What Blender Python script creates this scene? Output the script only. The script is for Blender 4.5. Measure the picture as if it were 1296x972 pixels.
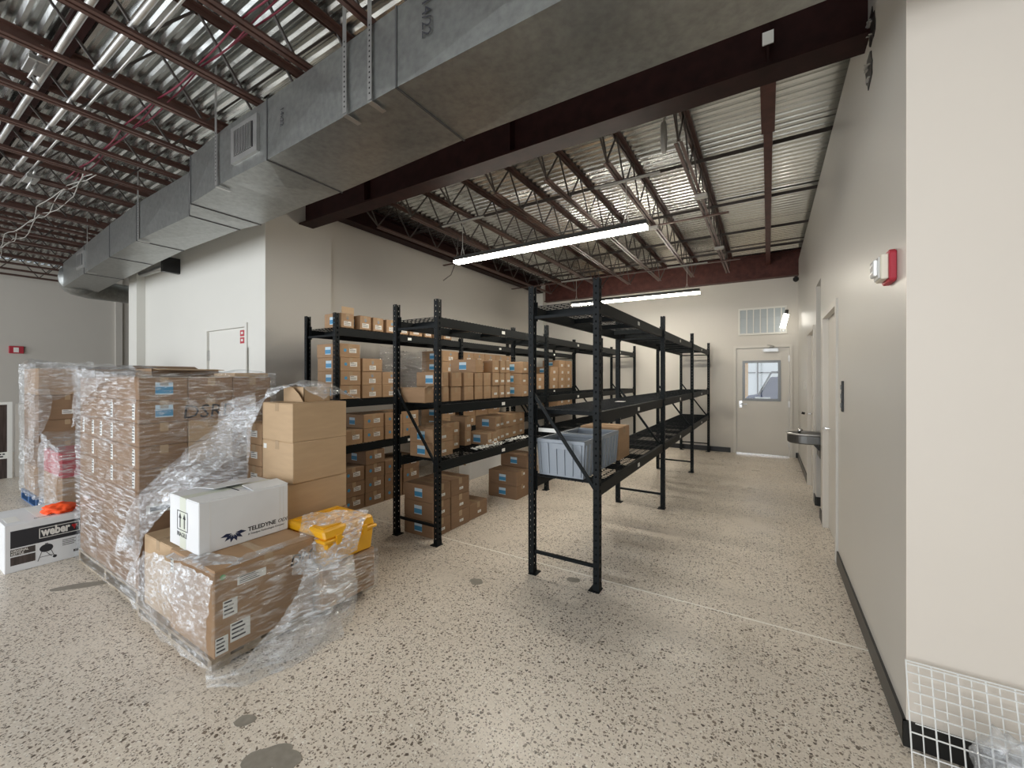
import bpy, bmesh, math, random
from mathutils import Vector, noise
R = random.Random(7)
for o in list(bpy.data.objects): bpy.data.objects.remove(o)
S = bpy.context.scene; C = S.collection
# ---------------------------------------------------------------- camera
H = 1.53; FPX = 523.0; TH = math.atan(324/523.0)
cam = bpy.data.cameras.new('camera'); camo = bpy.data.objects.new('camera', cam); C.objects.link(camo)
cam.sensor_width = 36; cam.lens = 36*FPX/1296; cam.shift_y = -8/1296; cam.clip_start = .05
camo.location = (0, 0, H); camo.rotation_euler = (math.pi/2, 0, TH); S.camera = camo
# ---------------------------------------------------------------- world, daylight, exposure
W = bpy.data.worlds.new('world'); S.world = W; W.use_nodes = True
W.node_tree.nodes['Background'].inputs[0].default_value = (.80, .90, 1, 1)
W.node_tree.nodes['Background'].inputs[1].default_value = .55
S.view_settings.view_transform = 'Standard'; S.view_settings.look = 'None'
S.view_settings.exposure = 0.78; S.view_settings.gamma = 1; S.view_settings.use_curve_mapping = False
def area(name, loc, rot, sx, sy, e, col):
    l = bpy.data.lights.new(name, 'AREA'); l.shape = 'RECTANGLE'; l.size = sx; l.size_y = sy; l.energy = e; l.color = col
    o = bpy.data.objects.new(name, l); C.objects.link(o); o.location = loc; o.rotation_euler = rot; return o
# daylight through the three storefront windows behind the camera
DAY = (.94, .97, 1.0)
WINX = [(-13.0, -7.6), (-7.0, -2.4), (-1.8, 2.8)]
for (a, b), e in zip(WINX, (112, 142, 100)):
    area('daylight', ((a+b)/2, -4.38, 2.03), (math.pi/2, 0, 0), b-a, 3.25, e, DAY)
# ---------------------------------------------------------------- materials
def new_mat(n):
    m = bpy.data.materials.new(n); m.use_nodes = True; return m, m.node_tree, m.node_tree.nodes['Principled BSDF']
def P(n, col, rough=.6, metal=0, var=0, scale=8, bump=0, spec=None, stretch=(1, 1, 1), coat=0):
    m, t, b = new_mat(n)
    b.inputs['Base Color'].default_value = (*col, 1); b.inputs['Roughness'].default_value = rough; b.inputs['Metallic'].default_value = metal
    if spec is not None: b.inputs['Specular IOR Level'].default_value = spec
    if coat: b.inputs['Coat Weight'].default_value = coat
    if var or bump:
        tc = t.nodes.new('ShaderNodeTexCoord'); mp = t.nodes.new('ShaderNodeMapping'); mp.inputs['Scale'].default_value = stretch
        nz = t.nodes.new('ShaderNodeTexNoise'); nz.inputs['Scale'].default_value = scale; nz.inputs['Detail'].default_value = 5
        t.links.new(tc.outputs['Object'], mp.inputs[0]); t.links.new(mp.outputs[0], nz.inputs[0])
        if var:
            r = t.nodes.new('ShaderNodeValToRGB')
            r.color_ramp.elements[0].position = .3; r.color_ramp.elements[1].position = .7
            r.color_ramp.elements[0].color = (*[c*(1-var) for c in col], 1); r.color_ramp.elements[1].color = (*[min(1, c*(1+var)) for c in col], 1)
            t.links.new(nz.outputs[0], r.inputs[0]); t.links.new(r.outputs[0], b.inputs['Base Color'])
        if bump:
            bp = t.nodes.new('ShaderNodeBump'); bp.inputs['Strength'].default_value = bump; bp.inputs['Distance'].default_value = .01
            t.links.new(nz.outputs[0], bp.inputs['Height']); t.links.new(bp.outputs[0], b.inputs['Normal'])
    return m
def emit(n, col, s):
    m, t, b = new_mat(n); b.inputs['Emission Color'].default_value = (*col, 1); b.inputs['Emission Strength'].default_value = s; return m
def floor_mat():
    m, t, b = new_mat('polished_concrete'); N = t.nodes.new; L = t.links.new
    tc = N('ShaderNodeTexCoord')
    def ramp(src, stops):
        r = N('ShaderNodeValToRGB'); e = r.color_ramp.elements
        e[0].position, e[0].color = stops[0][0], stops[0][1]; e[1].position, e[1].color = stops[-1][0], stops[-1][1]
        for p, c in stops[1:-1]: x = e.new(p); x.color = c
        L(src, r.inputs[0]); return r.outputs[0]
    def g(v): return (v, v, v, 1)
    def mix(f, a, bb, mode='MIX'):
        x = N('ShaderNodeMix'); x.data_type = 'RGBA'; x.blend_type = mode
        if isinstance(f, float): x.inputs[0].default_value = f
        else: L(f, x.inputs[0])
        for s, v in ((6, a), (7, bb)):
            if isinstance(v, tuple): x.inputs[s].default_value = v
            else: L(v, x.inputs[s])
        return x.outputs[2]
    def mth(op, a, bb):
        x = N('ShaderNodeMath'); x.operation = op
        for i, v in enumerate((a, bb)):
            if isinstance(v, (int, float)): x.inputs[i].default_value = v
            else: L(v, x.inputs[i])
        return x.outputs[0]
    def nz(sc, d=4):
        x = N('ShaderNodeTexNoise'); x.inputs['Scale'].default_value = sc; x.inputs['Detail'].default_value = d; L(tc.outputs['Object'], x.inputs[0]); return x.outputs[0]
    base = ramp(nz(1.1, 6), [(.3, (.66, .58, .485, 1)), (.5, (.74, .66, .56, 1)), (.7, (.80, .72, .62, 1))])
    base = mix(.35, base, ramp(nz(90, 3), [(.3, (.48, .41, .34, 1)), (.7, (.84, .77, .67, 1))]))
    # distort coordinates so the chips are angular and uneven
    warp = N('ShaderNodeTexNoise'); warp.inputs['Scale'].default_value = 45; L(tc.outputs['Object'], warp.inputs[0])
    vm = N('ShaderNodeVectorMath'); vm.operation = 'MULTIPLY_ADD'; L(warp.outputs['Color'], vm.inputs[0]); vm.inputs[1].default_value = (.022, .022, 0); L(tc.outputs['Object'], vm.inputs[2])
    mask = ramp(nz(1.7, 5), [(.30, g(.15)), (.44, g(1))])
    col = base
    for sc, thr, dens, dark, lite in ((46, .23, .42, (.075, .055, .04, 1), (.22, .17, .125, 1)), (105, .30, .60, (.15, .115, .085, 1), (.38, .315, .25, 1)), (80, .24, .25, (.84, .80, .72, 1), (.78, .72, .63, 1))):
        v = N('ShaderNodeTexVoronoi'); v.voronoi_dimensions = '2D'; v.inputs['Scale'].default_value = sc; L(vm.outputs[0], v.inputs['Vector'])
        sep = N('ShaderNodeSeparateColor'); L(v.outputs['Color'], sep.inputs[0])
        size = mth('MULTIPLY', sep.outputs[1], thr*1.7)
        chip = mth('LESS_THAN', v.outputs['Distance'], size)
        sel = mth('LESS_THAN', sep.outputs[0], dens)
        f = mth('MULTIPLY', mth('MULTIPLY', chip, sel), mask)
        cc = mix(sep.outputs[2], dark, lite)
        col = mix(f, col, cc)
    # old patch stains with their own shape
    L(col, b.inputs['Base Color'])
    L(ramp(nz(3, 5), [(.3, g(.26)), (.7, g(.42))]), b.inputs['Roughness'])
    b.inputs['Specular IOR Level'].default_value = .45
    bp = N('ShaderNodeBump'); bp.inputs['Strength'].default_value = .06; bp.inputs['Distance'].default_value = .004; L(nz(30), bp.inputs['Height']); L(bp.outputs[0], b.inputs['Normal'])
    return m
def film_mat(n, sc=9, stretch=(1, 1, 4), base=.10, amt=.55, rot=(0, 0, 0), white=.25):
    m, t, b = new_mat(n); N = t.nodes.new; L = t.links.new; t.nodes.remove(b); out = t.nodes['Material Output']
    tc = N('ShaderNodeTexCoord'); mp = N('ShaderNodeMapping'); mp.inputs['Scale'].default_value = stretch; mp.inputs['Rotation'].default_value = rot
    nz = N('ShaderNodeTexNoise'); nz.inputs['Scale'].default_value = sc; nz.inputs['Detail'].default_value = 7; nz.inputs['Roughness'].default_value = .62; nz.inputs['Distortion'].default_value = .35
    L(tc.outputs['Object'], mp.inputs[0]); L(mp.outputs[0], nz.inputs[0])
    n2 = N('ShaderNodeTexNoise'); n2.inputs['Scale'].default_value = 2.3; n2.inputs['Detail'].default_value = 3; L(tc.outputs['Object'], n2.inputs[0])
    r = N('ShaderNodeValToRGB'); e = r.color_ramp.elements; e[0].position = .47; e[0].color = (base, base, base, 1); e[1].position = .66; e[1].color = (base+amt,)*3+(1,)
    L(nz.outputs[0], r.inputs[0])
    r2 = N('ShaderNodeValToRGB'); r2.color_ramp.elements[0].position = .35; r2.color_ramp.elements[0].color = (.35, .35, .35, 1); r2.color_ramp.elements[1].position = .65
    L(n2.outputs[0], r2.inputs[0])
    mul = N('ShaderNodeMath'); mul.operation = 'MULTIPLY'; L(r.outputs[0], mul.inputs[0]); L(r2.outputs[0], mul.inputs[1])
    bp = N('ShaderNodeBump'); bp.inputs['Strength'].default_value = .9; bp.inputs['Distance'].default_value = .02; L(nz.outputs[0], bp.inputs['Height'])
    gl = N('ShaderNodeBsdfGlossy'); gl.inputs['Roughness'].default_value = .16; gl.inputs['Color'].default_value = (.95, .97, 1, 1); L(bp.outputs[0], gl.inputs['Normal'])
    df = N('ShaderNodeBsdfDiffuse'); df.inputs['Color'].default_value = (.86, .88, .9, 1)
    mx0 = N('ShaderNodeMixShader'); mx0.inputs[0].default_value = white; L(gl.outputs[0], mx0.inputs[1]); L(df.outputs[0], mx0.inputs[2])
    tr = N('ShaderNodeBsdfTransparent'); tr.inputs['Color'].default_value = (.96, .97, .98, 1)
    mx = N('ShaderNodeMixShader'); L(mul.outputs[0], mx.inputs[0]); L(tr.outputs[0], mx.inputs[1]); L(mx0.outputs[0], mx.inputs[2]); L(mx.outputs[0], out.inputs[0])
    return m
M = {}
M['floor'] = floor_mat()
M['wall'] = P('grey_wall_paint', (.58, .55, .50), .5, var=.02, scale=1.2, bump=.02)
M['wall_gloss'] = P('semi_gloss_wall_paint', (.56, .54, .50), .33, var=.015, scale=1.2, bump=.015)
M['warm_wall'] = P('warm_white_paint', (.72, .655, .575), .5, var=.015, scale=1)
M['white_wall'] = P('off_white_wall_paint', (.70, .69, .64), .5, var=.015, scale=1)
M['trim'] = P('door_trim_paint', (.62, .59, .54), .4)
M['base'] = P('black_rubber_base', (.008, .008, .008), .35)
M['joint'] = P('joint_filler', (.90, .86, .79), .5)
M['stain'] = P('patch_mortar', (.27, .245, .205), .5, var=.12, scale=30)
M['primer'] = P('red_oxide_primer', (.085, .03, .024), .5, var=.25, scale=12, spec=.25)
M['primer_d'] = P('dark_red_primer', (.024, .008, .007), .55, var=.3, scale=9, spec=.15)
M['chord'] = P('joist_primer', (.090, .046, .036), .42, var=.2, scale=10)
M['rod'] = P('joist_rod', (.055, .045, .04), .5)
M['deck'] = P('galvanised_deck', (.76, .78, .76), .22, .95, var=.05, scale=5, stretch=(.15, 1, 1))
M['duct'] = P('galvanised_duct', (.33, .34, .33), .33, .85, var=.14, scale=26, bump=.04)
M['duct_dk'] = P('duct_seam', (.10, .10, .10), .5, .5)
M['steel'] = P('zinc_steel', (.55, .55, .54), .35, .9, var=.1)
M['rack'] = P('black_rack_enamel', (.008, .010, .011), .5, spec=.14)
M['tag'] = P('white_tag', (.80, .80, .76), .6)
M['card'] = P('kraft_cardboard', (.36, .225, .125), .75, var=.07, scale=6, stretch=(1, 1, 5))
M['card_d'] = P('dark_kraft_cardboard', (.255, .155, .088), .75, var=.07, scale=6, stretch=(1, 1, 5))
M['card_l'] = P('light_kraft_cardboard', (.48, .335, .20), .72, var=.05, scale=6, stretch=(1, 1, 5))
M['tape'] = P('clear_tape', (.42, .30, .185), .25)
M['ink'] = P('dark_print', (.02, .02, .025), .6)
M['navy'] = P('navy_print', (.01, .02, .065), .5)
M['blue'] = P('blue_sticker', (.06, .27, .48), .45)
M['bluel'] = P('pale_blue_sticker', (.55, .70, .80), .45)
M['paper'] = P('label_paper', (.74, .72, .68), .55)
M['white_card'] = P('white_cardboard', (.74, .75, .76), .6, var=.03, scale=5)
M['cream_tape'] = P('cream_tape', (.66, .69, .60), .35)
M['yellow'] = P('yellow_plastic', (.80, .40, .012), .35)
M['grey_bin'] = P('grey_polypropylene', (.30, .335, .38), .42)
M['wood'] = P('pallet_wood', (.33, .265, .19), .8, var=.25, scale=5, stretch=(1, 6, 6))
M['bluewood'] = P('blue_pallet_paint', (.05, .13, .30), .6, var=.2)
M['green'] = P('green_sticker', (.10, .42, .12), .5)
M['red'] = P('red_plastic', (.42, .018, .022), .3)
M['redlabel'] = P('red_carton', (.45, .03, .05), .5)
M['cream'] = P('cream_plastic', (.75, .70, .58), .4)
M['lens'] = P('strobe_lens', (.85, .85, .83), .08, .2)
M['black'] = P('black_plastic', (.012, .012, .013), .35)
M['fount'] = P('fountain_steel', (.14, .14, .135), .3, .7)
M['chrome'] = P('chrome', (.8, .8, .8), .12, 1)
M['orange'] = P('fluorescent_orange_cloth', (1.0, .10, .015), .7)
M['pink'] = P('fluorescent_pink_cloth', (1.0, .22, .22), .7)
M['wire'] = P('white_coated_wire', (.80, .80, .77), .35)
M['led_s'] = emit('small_lamp', (1, .95, .85), 5)
M['led'] = emit('led_diffuser', (1, .93, .80), 46)
M['cable'] = P('maroon_cable', (.16, .015, .035), .5)
M['lead'] = P('pale_cable', (.40, .39, .36), .5)
M['darkwood'] = P('dark_display_panel', (.06, .045, .04), .3, var=.5, scale=6, stretch=(1, 8, .6))
M['glass'] = None
m, t, b = new_mat('clear_glass'); t.nodes.remove(b)
tr = t.nodes.new('ShaderNodeBsdfTransparent'); gl = t.nodes.new('ShaderNodeBsdfGlossy'); gl.inputs['Roughness'].default_value = .03
mx = t.nodes.new('ShaderNodeMixShader'); mx.inputs[0].default_value = .04
t.links.new(tr.outputs[0], mx.inputs[1]); t.links.new(gl.outputs[0], mx.inputs[2]); t.links.new(mx.outputs[0], t.nodes['Material Output'].inputs[0]); M['glass'] = m
M['frost'] = P('vent_glass', (.42, .46, .48), .12, .0, spec=.8)
M['bracket'] = P('lit_spiral_lamp_glass', (.9, .9, .88), .3)
M['film'] = film_mat('stretch_film', 7, (1, 1, 9), .12, .9, (.1, .22, 0))
M['film_d'] = film_mat('stretch_film_diagonal', 9, (1.2, 1.2, 7), .08, .75, (.5, .5, 0))
M['film_w'] = film_mat('crumpled_film', 22, (1.2, 1.2, 2), .36, .80, (.4, .5, .3), .4)
M['film_h'] = film_mat('heavy_film', 12, (1, 1, 5), .30, .75, (.35, .3, 0), .4)
M['patio'] = P('outside_paving', (.62, .62, .60), .8)
M['lumber'] = P('pine_lumber', (.75, .42, .13), .6)
M['vehicle'] = P('navy_vehicle_paint', (.012, .03, .11), .5, spec=.1)
M['outwall'] = P('pale_outside_wall', (.85, .86, .85), .7)
# ---------------------------------------------------------------- helpers
class MB:
    def __init__(s): s.v = []; s.f = []
    def box(s, x0, x1, y0, y1, z0, z1):
        n = len(s.v); s.v += [(x, y, z) for x in (x0, x1) for y in (y0, y1) for z in (z0, z1)]
        s.f += [tuple(n+i for i in q) for q in ((0, 1, 3, 2), (4, 6, 7, 5), (0, 4, 5, 1), (2, 3, 7, 6), (0, 2, 6, 4), (1, 5, 7, 3))]; return s
    def cbox(s, c, d): return s.box(c[0]-d[0]/2, c[0]+d[0]/2, c[1]-d[1]/2, c[1]+d[1]/2, c[2]-d[2]/2, c[2]+d[2]/2)
    def bar(s, a, b, w, h, up=(0, 0, 1)):
        a, b = Vector(a), Vector(b); d = (b-a).normalized(); u = Vector(up)
        if abs(d.dot(u)) > .98: u = Vector((0, 1, 0))
        r = d.cross(u).normalized()*w/2; u = r.cross(d).normalized()*h/2; n = len(s.v)
        for p in (a, b): s.v += [tuple(p-r-u), tuple(p+r-u), tuple(p+r+u), tuple(p-r+u)]
        s.f += [tuple(n+i for i in q) for q in ((3, 2, 1, 0), (4, 5, 6, 7), (0, 1, 5, 4), (1, 2, 6, 5), (2, 3, 7, 6), (3, 0, 4, 7))]; return s
    def tube(s, pts, r, k=8):
        pts = [Vector(p) for p in pts]; n0 = len(s.v); prev = None
        for i, p in enumerate(pts):
            d = (pts[min(i+1, len(pts)-1)]-pts[max(i-1, 0)]).normalized()
            u = Vector((0, 0, 1)) if abs(d.z) < .95 else Vector((1, 0, 0))
            a = d.cross(u).normalized() if prev is None else (prev-d*prev.dot(d)).normalized(); prev = a; bb = d.cross(a)
            rr = r[i] if isinstance(r, (list, tuple)) else r
            for j in range(k):
                t = 2*math.pi*j/k; s.v.append(tuple(p+(a*math.cos(t)+bb*math.sin(t))*rr))
        for i in range(len(pts)-1):
            for j in range(k):
                s.f.append((n0+i*k+j, n0+i*k+(j+1) % k, n0+(i+1)*k+(j+1) % k, n0+(i+1)*k+j))
        s.f.append(tuple(n0+j for j in range(k-1, -1, -1))); s.f.append(tuple(n0+(len(pts)-1)*k+j for j in range(k))); return s
    def prism(s, poly, ax, a, b):
        # poly: 2D points in the plane of the other two axes, extruded along ax from a to b
        n = len(s.v); k = len(poly)
        for t in (a, b):
            for p in poly:
                s.v.append((t, p[0], p[1]) if ax == 'x' else (p[0], t, p[1]) if ax == 'y' else (p[0], p[1], t))
        s.f.append(tuple(range(n+k-1, n-1, -1))); s.f.append(tuple(range(n+k, n+2*k)))
        for i in range(k): s.f.append((n+i, n+(i+1) % k, n+k+(i+1) % k, n+k+i))
        return s
    def mesh(s, name, mat, smooth=False, bevel=0):
        me = bpy.data.meshes.new(name); me.from_pydata(s.v, [], s.f)
        bm = bmesh.new(); bm.from_mesh(me)
        if bevel: bmesh.ops.bevel(bm, geom=bm.edges[:], offset=bevel, segments=1, affect='EDGES', clamp_overlap=True)
        bmesh.ops.recalc_face_normals(bm, faces=bm.faces[:]); bm.to_mesh(me); bm.free()
        me.materials.append(M[mat] if isinstance(mat, str) else mat)
        if smooth:
            for p in me.polygons: p.use_smooth = True
        return me
    def build(s, name, mat, parent=None, **k): return link(name, s.mesh(name, mat, **k), parent)
def link(name, me, parent=None, loc=None, rz=0):
    o = bpy.data.objects.new(name, me); C.objects.link(o)
    if parent is not None: o.parent = parent
    if loc is not None: o.location = loc
    if rz: o.rotation_euler = (0, 0, rz)
    return o
def tag(o, label, cat, group=None):
    o['label'] = label; o['category'] = cat
    if group: o['group'] = group
    return o
def struct(o, label=None):
    o['kind'] = 'structure'
    if label: o['label'] = label
    return o
def thing(name, label, cat, loc=(0, 0, 0), group=None):
    o = link(name, None, None, loc); return tag(o, label, cat, group)
def copy_tree(o, loc=None, parent=None):
    c = o.copy(); C.objects.link(c); c.parent = parent
    if loc is not None: c.location = loc
    for ch in list(o.children): copy_tree(ch, None, c)
    return c
def B(*a): return MB().box(*a)
def text_mesh(txt, size, mat, name='lettering', shear=0, bold=0):
    cu = bpy.data.curves.new(name, 'FONT'); cu.body = txt; cu.size = size; cu.extrude = .0006; cu.shear = shear; cu.offset = bold; cu.resolution_u = 2
    o = bpy.data.objects.new(name, cu); C.objects.link(o)
    me = bpy.data.meshes.new_from_object(o.evaluated_get(bpy.context.evaluated_depsgraph_get()))
    bpy.data.objects.remove(o); me.materials.clear(); me.materials.append(M[mat]); return me
def put_text(txt, size, mat, parent, loc, face='+x', name='lettering', **k):
    o = link(name, text_mesh(txt, size, mat, name, **k), parent, loc)
    o.rotation_euler = {'+x': (math.pi/2, 0, math.pi/2), '-y': (math.pi/2, 0, 0), '+y': (math.pi/2, 0, math.pi)}[face]; return o

# ================================================================ SETTING
BACK = 9.55; RX = .49; RC = 2.33; LX = -5.03; YB = 2.61; FARX = -13.2; DECK = 3.95; REAR = -4.2
fl = struct(B(FARX-.3, 5.2, REAR-.2, 10.2, -.15, 0).build('floor', M['floor']), 'speckled polished concrete floor')
for i, (x0, x1, y) in enumerate(((-5.0, .49, 3.02), (-12, -5.2, 2.2))):
    B(x0, x1, y-.006, y+.006, 0, .0012).build('floor_joint', 'joint', fl)
B(-5.9, -5.892, -4, 2.5, 0, .0012).build('floor_joint', 'joint', fl)
def blob(cx, cy, rx, ry, rot, name, n=22, seed=0):
    mb = MB(); pts = []
    for i in range(n):
        a = 2*math.pi*i/n; k = 1+.28*noise.noise(Vector((math.cos(a)*1.3+seed, math.sin(a)*1.3, seed*2.7)))
        x, y = rx*k*math.cos(a), ry*k*math.sin(a)
        pts.append((cx+x*math.cos(rot)-y*math.sin(rot), cy+x*math.sin(rot)+y*math.cos(rot)))
    mb.prism(pts, 'z', 0, .0008+.0003*seed); return mb.build(name, 'stain', fl)
def floor_at(px, py):
    a = (px-648)/FPX; b = (478-py)/FPX; c, s = math.cos(TH), math.sin(TH); t = -H/b
    return ((-s+a*c)*t, (c+a*s)*t)
for px, py, rx, ry, rot, sd in ((336, 960, .085, .06, .9, 1), (360, 962, .07, .045, .2, 2), (310, 912, .045, .03, .8, 3), (603, 736, .05, .045, 0, 4), (726, 734, .05, .04, .3, 5), (100, 742, .16, .05, .95, 6)):
    x, y = floor_at(px, py); blob(x, y, rx, ry, rot, 'mortar_patch', seed=sd)

# ceiling deck: real trapezoid flutes running along X
def deck(x0, x1, y0, y1, pitch=.0966, d=.038):
    mb = MB(); y = y0; prof = []
    while y < y1:
        prof += [(y, 0), (y+.022, 0), (y+.038, .016), (y+.0483, d), (y+.0703, d), (y+.0806, .016)]; y += pitch
    n = len(prof)
    for x in (x0, x1): mb.v += [(x, p[0], DECK+p[1]) for p in prof]
    for i in range(n-1): mb.f.append((i, i+1, n+i+1, n+i))
    mb.box(x0, x1, y0, y1, DECK+.05, DECK+.12)
    return mb
struct(deck(FARX-.3, 5.2, REAR-.2, 9.9).build('ceiling', 'deck'), 'galvanised corrugated steel roof deck')

# back wall with door and louvre openings
wb = MB(); DX0, DX1, DZ = -.60, .40, 2.17
wb.box(LX-.4, DX0, BACK, BACK+.2, 0, DECK); wb.box(DX1, RX+.6, BACK, BACK+.2, 0, DECK); wb.box(DX0, DX1, BACK, BACK+.2, DZ, DECK)
struct(wb.build('wall_back', 'wall'), 'grey back wall with a glazed door')
struct(B(LX, DX0-.05, BACK-.012, BACK, 0, .1).build('baseboard_back', 'base'))
struct(B(DX1+.05, RX, BACK-.012, BACK, 0, .1).build('baseboard_back_right', 'base'))
# left wall behind the racks, with its pilaster and the bright wall facing the camera
struct(B(LX-.35, LX-.05, 3.47, BACK+.2, 0, DECK).build('wall_left', 'wall'), 'grey wall behind the shelving')
struct(B(LX-.35, LX, YB, 3.47, 0, DECK).build('wall_left_pier', 'wall'), 'grey wall end carrying the girder')
wc = MB(); LD0, LD1, LDZ = -6.50, -5.49, 2.16
wc.box(-8.74, LD0-.045, YB, YB+.25, 0, DECK); wc.box(LD1+.045, LX-.35, YB, YB+.25, 0, DECK); wc.box(LD0-.045, LD1+.045, YB, YB+.25, LDZ+.045, DECK)
struct(wc.build('wall_middle', 'white_wall'), 'bright off-white wall with a white door')
struct(B(LX-.36, LX-.001, YB-.004, YB+.001, 0, DECK).build('wall_middle_end', 'white_wall'))
struct(B(-9.09, -8.74, 2.50, YB+.25, 0, 3.5).build('trim_1', 'white_wall'), 'white boxed-in column')
struct(B(FARX-.25, FARX, REAR, 9, 0, DECK).build('wall_far_left', 'wall'), 'grey far left wall')
struct(B(FARX, -8.74, 8.9, 9.1, 0, DECK).build('wall_alcove', 'wall'))
struct(B(-8.9, -8.74, YB+.25, 8.9, 0, DECK).build('wall_alcove_side', 'wall'))
struct(B(FARX, FARX+.06, 3.38, 3.5, 0, DECK).build('trim_2', 'wall'))
struct(B(-8.74, LX-.35, YB-.012, YB, 0, .1).build('baseboard_middle', 'base'))
# right wall: pieces round a doorway, a fountain alcove and a second doorway
WT = 3.76
A0, A1 = 5.62, 6.12            # alcove
D1a, D1b = 4.36, 5.27          # near doorway
D2a, D2b = 6.36, 7.22          # far doorway
wr = MB(); T = .18
q_ = .045; wr.box(RX, RX+T, RC+.004, D1a-q_, 0, WT); wr.box(RX, RX+T, D1a-q_, D1b+q_, 2.13+q_, WT); wr.box(RX, RX+T, D1b+q_, A0, 0, WT)
wr.box(RX, RX+T, A0, A1, 2.62, WT); wr.box(RX, RX+T, A1, D2a-q_, 0, WT); wr.box(RX, RX+T, D2a-q_, D2b+q_, 2.13+q_, WT); wr.box(RX, RX+T, D2b+q_, BACK+.2, 0, WT)
wr.box(RX+T, RX+.5, A0-.05, A0, 0, 2.7); wr.box(RX+T, RX+.5, A1, A1+.05, 0, 2.7); wr.box(RX+.42, RX+.5, A0, A1, 0, 2.7); wr.box(RX+T, RX+.5, A0, A1, 2.62, 2.7)
struct(wr.build('wall_right', 'wall_gloss'), 'semi-gloss grey right wall with two doorways and a fountain alcove')
struct(B(RX+.12, RX+.3, RC, BACK+.2, WT, DECK+.02).build('wall_right_upper', 'wall'))
struct(B(RX, 5.2, RC, RC+.004, 0, DECK).box(RX+T+.001, 5.2, RC+.004, RC+.16, 0, DECK).build('wall_front', 'warm_wall'), 'off-white wall facing the camera at right')
struct(B(5.0, 5.2, REAR, RC, 0, DECK).build('wall_front_right', 'wall'))
bb = MB()
bb.box(RX-.012, RX, RC-.012, D1a-.07, 0, .105); bb.box(RX-.012, RX, D1b+.07, A0, 0, .105)
bb.box(RX-.012, RX, A1, D2a-.06, 0, .105); bb.box(RX-.012, RX, D2b+.06, BACK, 0, .105); bb.box(RX, RX+.42, A1-.012, A1, 0, .105)
struct(bb.build('baseboard_right', 'base'), 'black rubber baseboard along the right wall')
struct(B(RX-.012, 5, RC-.013, RC, 0, .105).build('baseboard_front', 'base'), 'black rubber baseboard below the wire grid')
# rear storefront wall with window openings (behind the camera)
wz = MB(); xs = [FARX-.25]+[v for p in WINX for v in p]+[5.2]
for i in range(0, len(xs), 2): wz.box(xs[i], xs[i+1], REAR-.15, REAR, 0, DECK)
for a, b in WINX:
    wz.box(a, b, REAR-.15, REAR, 0, .38); wz.box(a, b, REAR-.15, REAR, 3.68, DECK)
struct(wz.build('wall_rear', 'wall'), 'storefront wall behind the viewer')
for k, (a, b) in enumerate(WINX):
    fr = MB()
    for q in range(4):
        x = a+(b-a)*q/3; fr.box(x-.03, x+.03, REAR-.1, REAR-.04, .38, 3.68)
    fr.box(a, b, REAR-.1, REAR-.04, 2.3, 2.36); fr.box(a, b, REAR-.1, REAR-.04, .38, .43); fr.box(a, b, REAR-.1, REAR-.04, 3.63, 3.68)
    struct(fr.build('window_%d' % (k+1), 'black'), 'dark framed storefront window')

# ---------------------------------------------------------------- doors
def casing(name, parent, y0, y1, z, x=RX, w=.055):
    f = MB(); p = .016
    f.box(x-p, x+T, y0-w, y0, 0, z+w); f.box(x-p, x+T, y1, y1+w, 0, z+w); f.box(x-p, x+T, y0, y1, z, z+w)
    return f.build(name, 'trim', parent)
for k, (a, b) in enumerate(((D1a, D1b), (D2a, D2b))):
    d = struct(link('door_%d' % (k+2), None), 'grey painted door in the right wall, %s the drinking fountain' % ('nearer than' if k == 0 else 'beyond'))
    casing('door_frame', d, a, b, 2.13)
    B(RX+.035, RX+.075, a, b, .01, 2.13).build('door_leaf', 'trim', d)
    hh = MB(); hh.tube([(RX+.035, b-.08, 1.02), (RX-.015, b-.08, 1.02), (RX-.015, b-.18, 1.02)], .011); hh.build('door_handle', 'chrome', d)
d = struct(link('door_1', None), 'grey steel door with a square glazed pane in the back wall')
f = MB(); f.box(DX0, DX0+.05, BACK-.015, BACK+.15, 0, DZ); f.box(DX1-.05, DX1, BACK-.015, BACK+.15, 0, DZ); f.box(DX0+.05, DX1-.05, BACK-.015, BACK+.15, DZ-.05, DZ); f.build('door_frame', 'trim', d)
a, b = DX0+.055, DX1-.055; y0, y1 = BACK+.01, BACK+.055; g0, g1, gz0, gz1 = -.44, .21, 1.07, 1.87
lf = MB(); lf.box(a, g0, y0, y1, .02, DZ-.055); lf.box(g1, b, y0, y1, .02, DZ-.055); lf.box(g0, g1, y0, y1, .02, gz0); lf.box(g0, g1, y0, y1, gz1, DZ-.055)
leaf = lf.build('door_leaf', 'trim', d)
fr = MB(); w = .045
fr.box(g0, g0+w, y0-.012, y1+.01, gz0, gz1); fr.box(g1-w, g1, y0-.012, y1+.01, gz0, gz1); fr.box(g0+w, g1-w, y0-.012, y1+.01, gz0, gz0+w); fr.box(g0+w, g1-w, y0-.012, y1+.01, gz1-w, gz1)
fr.build('pane_frame', 'fount', leaf)
B(g0+w, g1-w, y0+.02, y0+.026, gz0+w, gz1-w).build('pane', 'glass', leaf)
for z in (1.9, 1.02, .25): B(b-.012, b+.03, y0-.014, y0, z-.06, z+.06).build('hinge', 'steel', d)
hh = MB(); hh.tube([(a+.075, y0, 1.0), (a+.075, y0-.05, 1.0), (a+.19, y0-.05, .99)], .012); hh.box(a+.05, a+.1, y0-.01, y0, .93, 1.06); hh.build('door_handle', 'chrome', d)
cl = MB(); cl.box(-.08, .17, y0-.06, y0, 2.04, 2.10); cl.bar((.02, y0-.05, 2.11), (.1, y0-.16, 2.14), .025, .012); cl.bar((.1, y0-.16, 2.14), (.0, BACK-.02, 2.17), .025, .012); cl.build('door_closer', 'steel', d)
B(a, b, y0-.03, y0+.02, .001, .022).build('threshold', 'chrome', d)
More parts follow.
